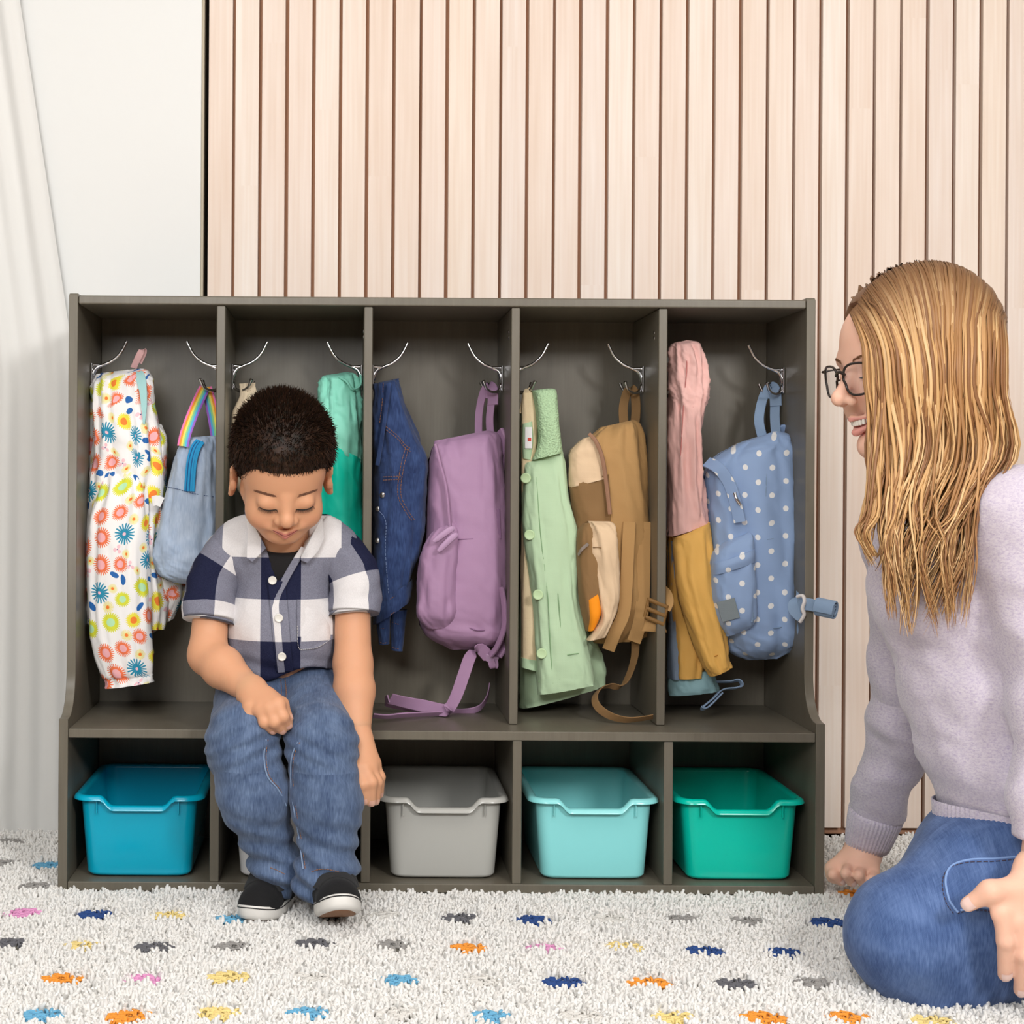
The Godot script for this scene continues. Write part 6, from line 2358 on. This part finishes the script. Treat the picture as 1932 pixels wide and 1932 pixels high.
	tr.cap(pix(1712, 1330, 0.14), wf, 0.034, 0.024, 0.02)
	tr.cap(pix(1925, 975, 0.5), pix(2010, 1340, 0.56), 0.036, 0.034, 0.02)
	tr.cap(pix(2010, 1340, 0.56), wr, 0.034, 0.024, 0.02)
	tr.build_all(body, 0.009, flat_skin)
	for i in nails.v.size():
		body.vert(nails.v[i], Vector2.ZERO, nails.col[i])
	var off := body.v.size() - nails.v.size()
	for i in nails.idx:
		body.idx.append(i + off)
	obj("body", body.mesh(), skin, t)
	woman_face(t, h, hf)
	woman_clothes(t)
	woman_hair(t, hf)

func woman_face(t: Node3D, h: SDF, hf: Transform3D) -> void:
	var fwd := hf.basis.z.normalized()
	var tw := mat("teeth_white", Color(0.93, 0.91, 0.87), 0.25)
	for i in range(-5, 6):
		var x := i * 0.0046
		var c := Vector3(x, -0.0675 + 7.0 * x * x - absf(i) * 0.0001, 0.0895 - 24.0 * x * x)
		var mb := MB.new()
		mb.box(hf * c, Vector3(0.0045, 0.0085 - absf(i) * 0.0004, 0.004), 0.0012, hf.basis.orthonormalized() * Basis(Vector3.UP, atan(48.0 * x) * 0.8))
		obj("tooth", mb.mesh(), tw, t)
	var dark := mat("lash_brown", Color(0.16, 0.1, 0.08), 0.7)
	var brow := mat("brow_blond", Color(0.5, 0.33, 0.2), 0.8)
	var rng := RandomNumberGenerator.new()
	rng.seed = 15
	for s in [-1, 1]:
		var mb := MB.new()
		var line := []
		for i in 9:
			var u := i / 8.0 * 2.0 - 1.0
			line.append(h.hit(hf * Vector3(s * 0.031 + u * 0.0125, -0.0085 - 0.0015 * (1.0 - u * u), 0.13), -fwd))
		mb.tube(curve(line, 16), 0.0011, 5)
		var c := curve(line, 22)
		for i in 22:
			var dir := (hf.basis * Vector3((i / 21.0 - 0.5) + s * 0.3, -0.15, 0.9)).normalized()
			mb.tube(PackedVector3Array([c[i], c[i] + dir * 0.006 + Vector3(0, 0.0005, 0)]), [0.0005, 0.0001], 4, false)
		obj("eyelashes", mb.mesh(), dark, t)
		var b := MB.new()
		for i in 90:
			var u := rng.randf()
			var l := Vector3(s * lerpf(0.014, 0.05, u), 0.014 + 0.005 * sin(u * 2.4) + rng.randf_range(-0.0018, 0.0018), 0.13)
			var p0 := h.hit(hf * l, -fwd)
			var p1 := h.hit(hf * (l + Vector3(s * 0.006, 0.001, 0)), -fwd) + fwd * 0.0006
			b.tube(PackedVector3Array([p0, p1]), [0.0004, 0.0001], 4, false)
		obj("eyebrow", b.mesh(), brow, t)
	# glasses
	var g := Node3D.new()
	g.name = "glasses"
	t.add_child(g, true)
	var fm := mat("tortoise", Color(0.13, 0.09, 0.075), 0.2)
	var gl := mat("lens_glass", Color(0.9, 0.92, 0.95, 0.08), 0.02)
	gl.transparency = BaseMaterial3D.TRANSPARENCY_ALPHA
	for s in [-1, 1]:
		var ring := PackedVector3Array()
		var n := 40
		var mid := Vector3(s * 0.0335, -0.01, 0.103)
		for i in n + 1:
			var a := TAU * i / n
			var cx := signf(cos(a)) * pow(absf(cos(a)), 0.75) * 0.0245
			var cy := signf(sin(a)) * pow(absf(sin(a)), 0.75) * 0.0205
			cx *= 1.0 + 0.08 * signf(cy)
			var x := mid.x + cx
			ring.append(hf * Vector3(x, mid.y + cy, mid.z - 3.4 * x * x))
		var r := MB.new()
		r.tube(ring, 0.0017, 8, false)
		obj("rim", r.mesh(), fm, g)
		var lens := MB.new()
		var ids := PackedInt32Array()
		for i in n:
			ids.append(lens.vert(ring[i]))
		lens.fan(ids)
		obj("lens", lens.mesh(), gl, g)
		var tp := MB.new()
		tp.tube(curve([hf * Vector3(s * 0.059, 0.004, 0.092), hf * Vector3(s * 0.0685, 0.005, 0.08), hf * Vector3(s * 0.076, 0.006, 0.02), hf * Vector3(s * 0.078, 0.0, -0.015), hf * Vector3(s * 0.077, -0.03, -0.03)], 24), [0.0045, 0.0044, 0.004, 0.0035, 0.003, 0.0026, 0.0024, 0.0024, 0.0024, 0.0024, 0.0024, 0.0024, 0.0024, 0.0024, 0.0024, 0.0024, 0.0024, 0.0024, 0.0024, 0.0024, 0.0024, 0.0024, 0.0024, 0.002], 8, true, 0.5, Vector3.UP)
		obj("temple", tp.mesh(), fm, g)
	var br := MB.new()
	br.tube(curve([hf * Vector3(-0.011, -0.003, 0.1025), hf * Vector3(0, 0.002, 0.1045), hf * Vector3(0.011, -0.003, 0.1025)], 8), 0.0023, 8)
	obj("bridge", br.mesh(), fm, g)

func knit(called: String, c: Color, rib := false) -> StandardMaterial3D:
	var m := mat(called, Color.WHITE, 0.95, 0.0, 0.2)
	var im := Image.create(256, 256, false, Image.FORMAT_RGB8)
	var n1 := noise(61, 0.11, 3)
	var n2 := noise(62, 0.3, 2)
	for y in 256:
		for x in 256:
			var s := n1.get_noise_2d(x * 1.0, y * 1.6) * 0.6 + n2.get_noise_2d(x, y * 2.0) * 0.5
			var k := clampf(0.5 + s, 0.0, 1.0)
			im.set_pixel(x, y, c.lerp(Color(minf(c.r * 1.1, 1), minf(c.g * 1.12, 1), minf(c.b * 1.07, 1)), k) if k > 0.35 else c.lerp(Color(c.r * 0.86, c.g * 0.83, c.b * 0.93), 0.7 - k))
	m.albedo_texture = ImageTexture.create_from_image(im)
	m.rim_enabled = true
	m.rim = 0.6
	m.rim_tint = 0.4
	return bump(m, m.albedo_texture, 0.12, Vector3(6, 6, 6))

func woman_clothes(t: Node3D) -> void:
	var m := knit("lavender_knit", Color(0.77, 0.735, 0.8))
	var s := SDF.new()
	var shF := pix(1712, 985, 0.22)
	var elF := pix(1712, 1335, 0.14)
	var wf := pix(1640, 1580, 0.035)
	var shN := pix(1928, 985, 0.5)
	s.cap(pix(1800, 1040, 0.38), pix(1868, 1300, 0.385), 0.105, 0.108, 0.04)
	s.cap(pix(1868, 1300, 0.385), pix(1955, 1530, 0.4), 0.108, 0.125, 0.04)
	s.ell(pix(1752, 1130, 0.4), Vector3(0.07, 0.07, 0.09), 0.05)
	s.cap(shF, shN, 0.062, 0.066, 0.04)
	s.cap(pix(1795, 955, 0.38), pix(1790, 900, 0.39), 0.075, 0.062, 0.03)
	s.cap(shF, elF, 0.06, 0.051, 0.03)
	s.cap(shN, pix(2005, 1340, 0.55), 0.066, 0.056, 0.03)
	s.cap(pix(2005, 1340, 0.55), pix(1972, 1630, 0.58), 0.056, 0.043, 0.02)
	var nz := noise(71, 7.0, 3)
	var hemL := pix(1790, 1575, 0.4).y
	var crease := func(p: Vector3, d: float) -> float:
		d -= 0.009 * nz.get_noise_3d(p.x, p.y * 1.3, p.z)
		d -= 0.004 * sin(p.y * 62.0 + p.x * 34.0 + 3.0 * nz.get_noise_3d(p.x * 0.5, p.y * 0.4, p.z * 0.5)) * smoothstep(0.62, 0.35, p.y)
		return d
	s.post = func(p: Vector3, d: float) -> float:
		return maxf(crease.call(p, d), hemL + 0.035 - p.y)
	var mb := MB.new()
	s.build_all(mb, 0.0062)
	# far forearm, kept apart from the trunk
	var f := SDF.new()
	f.cap(elF + Vector3(0, 0.02, 0), elF, 0.05, 0.051, 0.02)
	f.cap(elF, wf, 0.051, 0.037, 0.02)
	var cut := (wf - elF).normalized()
	var cuff0 := elF.lerp(wf, 0.8)
	f.post = func(p: Vector3, d: float) -> float:
		return maxf(crease.call(p, d), (p - cuff0).dot(cut))
	f.build_all(mb, 0.0055)
	var sw := obj("sweater", mb.mesh(), m, t)
	# ribbed cuff and hem
	var cf := MB.new()
	var ax := PackedVector3Array([cuff0 - cut * 0.006, cuff0, cuff0 + cut * 0.02, cuff0 + cut * 0.045, cuff0 + cut * 0.062, cuff0 + cut * 0.063, cuff0 + cut * 0.05])
	cf.tube(ax, [0.036, 0.0425, 0.0405, 0.037, 0.0345, 0.031, 0.03], 150, true, 0.95)
	for i in cf.v.size():
		var p := cf.v[i]
		var c := Geometry3D.get_closest_point_to_segment(p, ax[0], ax[4])
		var k := i % 151
		cf.v[i] = p + (p - c).normalized() * 0.0009 * cos(TAU * k / 150.0 * 44.0)
	obj("ribbed_cuff", cf.mesh(), m, sw)
	var hm := MB.new()
	var rows := 8
	var cols := 360
	var pts := PackedVector3Array()
	var uvs := PackedVector2Array()
	var cen := pix(1955, 1530, 0.4)
	for r in rows:
		var v := r / (rows - 1.0)
		for k in cols + 1:
			var a := TAU * k / cols
			var y := hemL + 0.042 - v * 0.05 + 0.006 * sin(a * 2.0 + 0.8)
			var dir := Vector3(-cos(a), 0, sin(a))
			# march to the sweater's own surface at the upper edge
			var rr := 0.132 + 0.0015 * sin(v * PI) - 0.006 * v
			rr += 0.0011 * cos(a * 120.0) + 0.004 * sin(a * 5.0 + 1.0)
			pts.append(Vector3(cen.x, y, cen.z) + dir * rr)
			uvs.append(Vector2(a * 0.13, v * 0.05))
	hm.grid(pts, uvs, rows, cols + 1, true)
	obj("ribbed_hem", hm.mesh(), m, sw)
	patch(sw, "shirt_tail", [[1749, 1540, 0.36], [1760, 1536, 0.36], [1782, 1545, 0.37], [1800, 1548, 0.38], [1806, 1578, 0.38], [1790, 1574, 0.37], [1766, 1560, 0.36], [1753, 1553, 0.36]], 0.006, m)
	# jeans
	var dm := denim("woman_denim", Color(0.19, 0.28, 0.46), Color(0.45, 0.55, 0.74))
	var j := SDF.new()
	var kneeN := pix(1722, 1768, 0.47)
	j.cap(pix(1985, 1690, 0.43), pix(1855, 1722, 0.455), 0.125, 0.104, 0.03)
	j.cap(pix(1855, 1722, 0.455), kneeN, 0.104, 0.079, 0.03)
	j.cap(kneeN, pix(1760, 1815, 0.465), 0.079, 0.07, 0.03)
	j.cap(pix(1760, 1815, 0.465), pix(2060, 1855, 0.4), 0.07, 0.055, 0.03)
	j.ell(pix(1950, 1620, 0.4), Vector3(0.15, 0.1, 0.15), 0.05)
	var wz := noise(81, 9.0, 3)
	j.post = func(p: Vector3, d: float) -> float:
		d -= 0.003 * wz.get_noise_3d(p.x, p.y * 1.5, p.z)
		var near := smoothstep(0.14, 0.0, (p - pix(1900, 1600, 0.5)).length())
		return d - near * 0.003 * sin(p.y * 160.0 - p.x * 40.0)
	var jb := MB.new()
	j.build_all(jb, 0.0058)
	var g := SDF.new()
	g.cap(pix(1985, 1640, 0.33), pix(1895, 1668, 0.26), 0.11, 0.078, 0.03)
	g.cap(pix(1895, 1668, 0.26), pix(2060, 1740, 0.26), 0.075, 0.055, 0.03)
	g.build_all(jb, 0.009)
	var jo := obj("jeans", jb.mesh(), dm, t)
	var on := func(px: float, py: float, lift: float) -> Vector3:
		var far := pix(px, py, 0.8)
		var dir := (far - EYE).normalized()
		return j.hit(far, dir, 0.6) - dir * lift
	var pale := mat("woman_seam", Color(0.5, 0.62, 0.82), 0.85)
	var dark := mat("woman_thread", Color(0.3, 0.25, 0.3), 0.85)
	for sm in [[[1922, 1616], [1880, 1620], [1830, 1622], [1795, 1634], [1784, 1660], [1790, 1695], [1800, 1712], [1808, 1722]], [[1812, 1718], [1840, 1712], [1870, 1714], [1898, 1722]]]:
		var p := []
		var p2 := []
		for q in sm:
			p.append(on.call(q[0], q[1], 0.0))
			p2.append(on.call(q[0] - 6, q[1] + 5, 0.0007))
		var sb := MB.new()
		sb.tube(curve(p, 40), 0.0017, 6)
		obj("pocket_seam", sb.mesh(), pale, jo)
		stitch_line(jo, p2, dark, 0.004, 0.0006)

func woman_hair(t: Node3D, hf: Transform3D) -> void:
	var rng := RandomNumberGenerator.new()
	rng.seed = 99
	var mb := MB.new()
	mb.use_col = true
	var tones := [Color(0.73, 0.56, 0.37), Color(0.63, 0.46, 0.29), Color(0.85, 0.71, 0.52), Color(0.53, 0.37, 0.23), Color(0.78, 0.62, 0.42)]
	# scalp layer
	var fi := hf.affine_inverse()
	var g := SDF.new()
	g.frame = hf
	g.ell(Vector3(0, 0.03, -0.024), Vector3(0.081, 0.099, 0.104), 0.01)
	g.ell(Vector3(0, 0.04, 0.02), Vector3(0.066, 0.066, 0.064), 0.03)
	g.ell(Vector3(0, -0.05, -0.05), Vector3(0.075, 0.09, 0.07), 0.04)
	g.post = func(p: Vector3, d: float) -> float:
		var q := fi * p
		# keep the face free: in front of a line from the hairline to the jaw
		var edge := q.z - lerpf(0.012, 0.062, smoothstep(-0.02, 0.075, q.y))
		edge = minf(edge, 0.088 - q.y) if q.y > 0.06 else edge
		return maxf(d, edge * 0.8)
	var root_c := lin(Color(0.44, 0.31, 0.2))
	var nz := noise(17, 40.0, 2)
	g.build(mb, hf.origin - Vector3(0.13, 0.15, 0.13), hf.origin + Vector3(0.14, 0.15, 0.13), 0.005, func(_p: Vector3) -> Color: return root_c)
	# locks: s runs from the forehead to the back of the head; side +1 is towards the viewer
	var top := [[1604, 590, 0.46], [1630, 562, 0.45], [1668, 535, 0.44], [1720, 512, 0.43], [1780, 500, 0.42], [1830, 512, 0.42], [1872, 545, 0.42], [1900, 600, 0.42]]
	for pass_ in 2:
		var many := 1000 if pass_ == 0 else 160
		for i in many:
			var u := rng.randf()
			if pass_ == 0 and i < 150:
				u = i / 150.0 * 0.25
			var clump := int(u * 17.0)
			var cr := fposmod(sin(clump * 12.9898 + pass_ * 4.1) * 43758.5453, 1.0)
			var f := u * (top.size() - 1)
			var k := mini(int(f), top.size() - 2)
			var fr := f - k
			var rx := lerpf(top[k][0], top[k + 1][0], fr)
			var ry := lerpf(top[k][1], top[k + 1][1], fr)
			var rz := lerpf(top[k][2], top[k + 1][2], fr)
			var near := 1.0 if pass_ == 0 else -1.0
			var dep := rng.randf()
			var zc := 0.42
			var out := near * lerpf(0.072, 0.094, dep)
			var j := func(a: float) -> float: return rng.randf_range(-a, a)
			# ear height, jaw height, shoulder height, tip
			var ex: float = lerpf(1640, 1895, pow(u, 0.85)) + j.call(10)
			var jx: float = lerpf(1652, 1905, pow(u, 0.9)) + j.call(16)
			var sx: float = lerpf(1650, 1850, u) + j.call(26)
			var tx: float = lerpf(1648, 1800, u) + j.call(34)
			var ty: float = lerpf(1095, 1110, u) + (cr - 0.5) * 110.0 + j.call(30)
			if u > 0.3 and u < 0.65 and rng.randf() < 0.4:
				tx = lerpf(tx, 1745, 0.7)
				ty = rng.randf_range(1130, 1205)
			ty = maxf(ty, 1050)
			tx = lerpf(tx, lerpf(1648, 1800, (clump + 0.5) / 17.0) + (cr - 0.5) * 44.0, 0.72)
			sx = lerpf(sx, lerpf(1650, 1850, (clump + 0.5) / 17.0) + (cr - 0.5) * 24.0, 0.55)
			var edge := 0.0 if u > 0.18 else (0.18 - u) / 0.18
			var zz := zc + out
			var pz := zz - 0.012 * edge * near
			var p := [pix(rx, ry + (0.0 if near > 0 else 9.0), rz + near * 0.004), pix(lerpf(rx, ex, 0.45) - 3, lerpf(ry, 640, 0.4), lerpf(rz, pz, 0.62)), pix(lerpf(rx, ex, 0.85), 655, pz), pix(ex, 735, pz + near * 0.006), pix(jx, 850, zz + j.call(0.008)), pix(sx + j.call(5), 960, zc + near * lerpf(0.07, 0.115, dep)), pix((sx + tx) * 0.5 + j.call(5) + (fposmod(cr * 7.3, 1.0) - 0.5) * 50.0, lerpf(960, ty, 0.5), zc + near * lerpf(0.075, 0.125, dep)), pix(tx, ty, zc + near * lerpf(0.075, 0.125, dep) + j.call(0.01))]
			var c := curve(p, 28)
			for q in 17:
				var dd := g.at(c[q])
				if dd < 0.002 + 0.005 * dep:
					c[q] += g.normal(c[q]) * (0.002 + 0.005 * dep - dd)
			var ph := cr * TAU + rng.randf_range(-0.3, 0.3)
			var fq := 4.0 + 3.0 * cr + rng.randf_range(-0.2, 0.2)
			for q in 28:
				var v := q / 27.0
				var am := 0.008 * smoothstep(0.4, 0.8, v)
				c[q] += Vector3(sin(v * fq * 2.0 + ph) * am, 0, cos(v * fq * 2.0 + ph) * am * 0.6)
			var r0 := rng.randf_range(0.0012, 0.0036)
			if rng.randf() < 0.15:
				r0 = 0.0005
			var rad := []
			for q in 28:
				var v := q / 27.0
				rad.append(r0 * (0.55 + 0.45 * smoothstep(0.0, 0.15, v)) * (1.0 - 0.93 * pow(v, 2.6)))
			var col: Color = tones[rng.randi_range(0, 4)]
			var start := mb.v.size()
			mb.tube(c, rad, 5, false, 0.6, Vector3.BACK)
			var tint := lin(col)
			for q in range(start, mb.v.size()):
				var v := float((q - start) / 6) / 27.0
				mb.col[q] = root_c.lerp(tint, smoothstep(0.02, 0.3, v))
	var m := mat("blonde_hair", Color.WHITE, 0.45, 0.0, 0.4)
	m.vertex_color_use_as_albedo = true
	obj("hair", mb.mesh(), m, t)
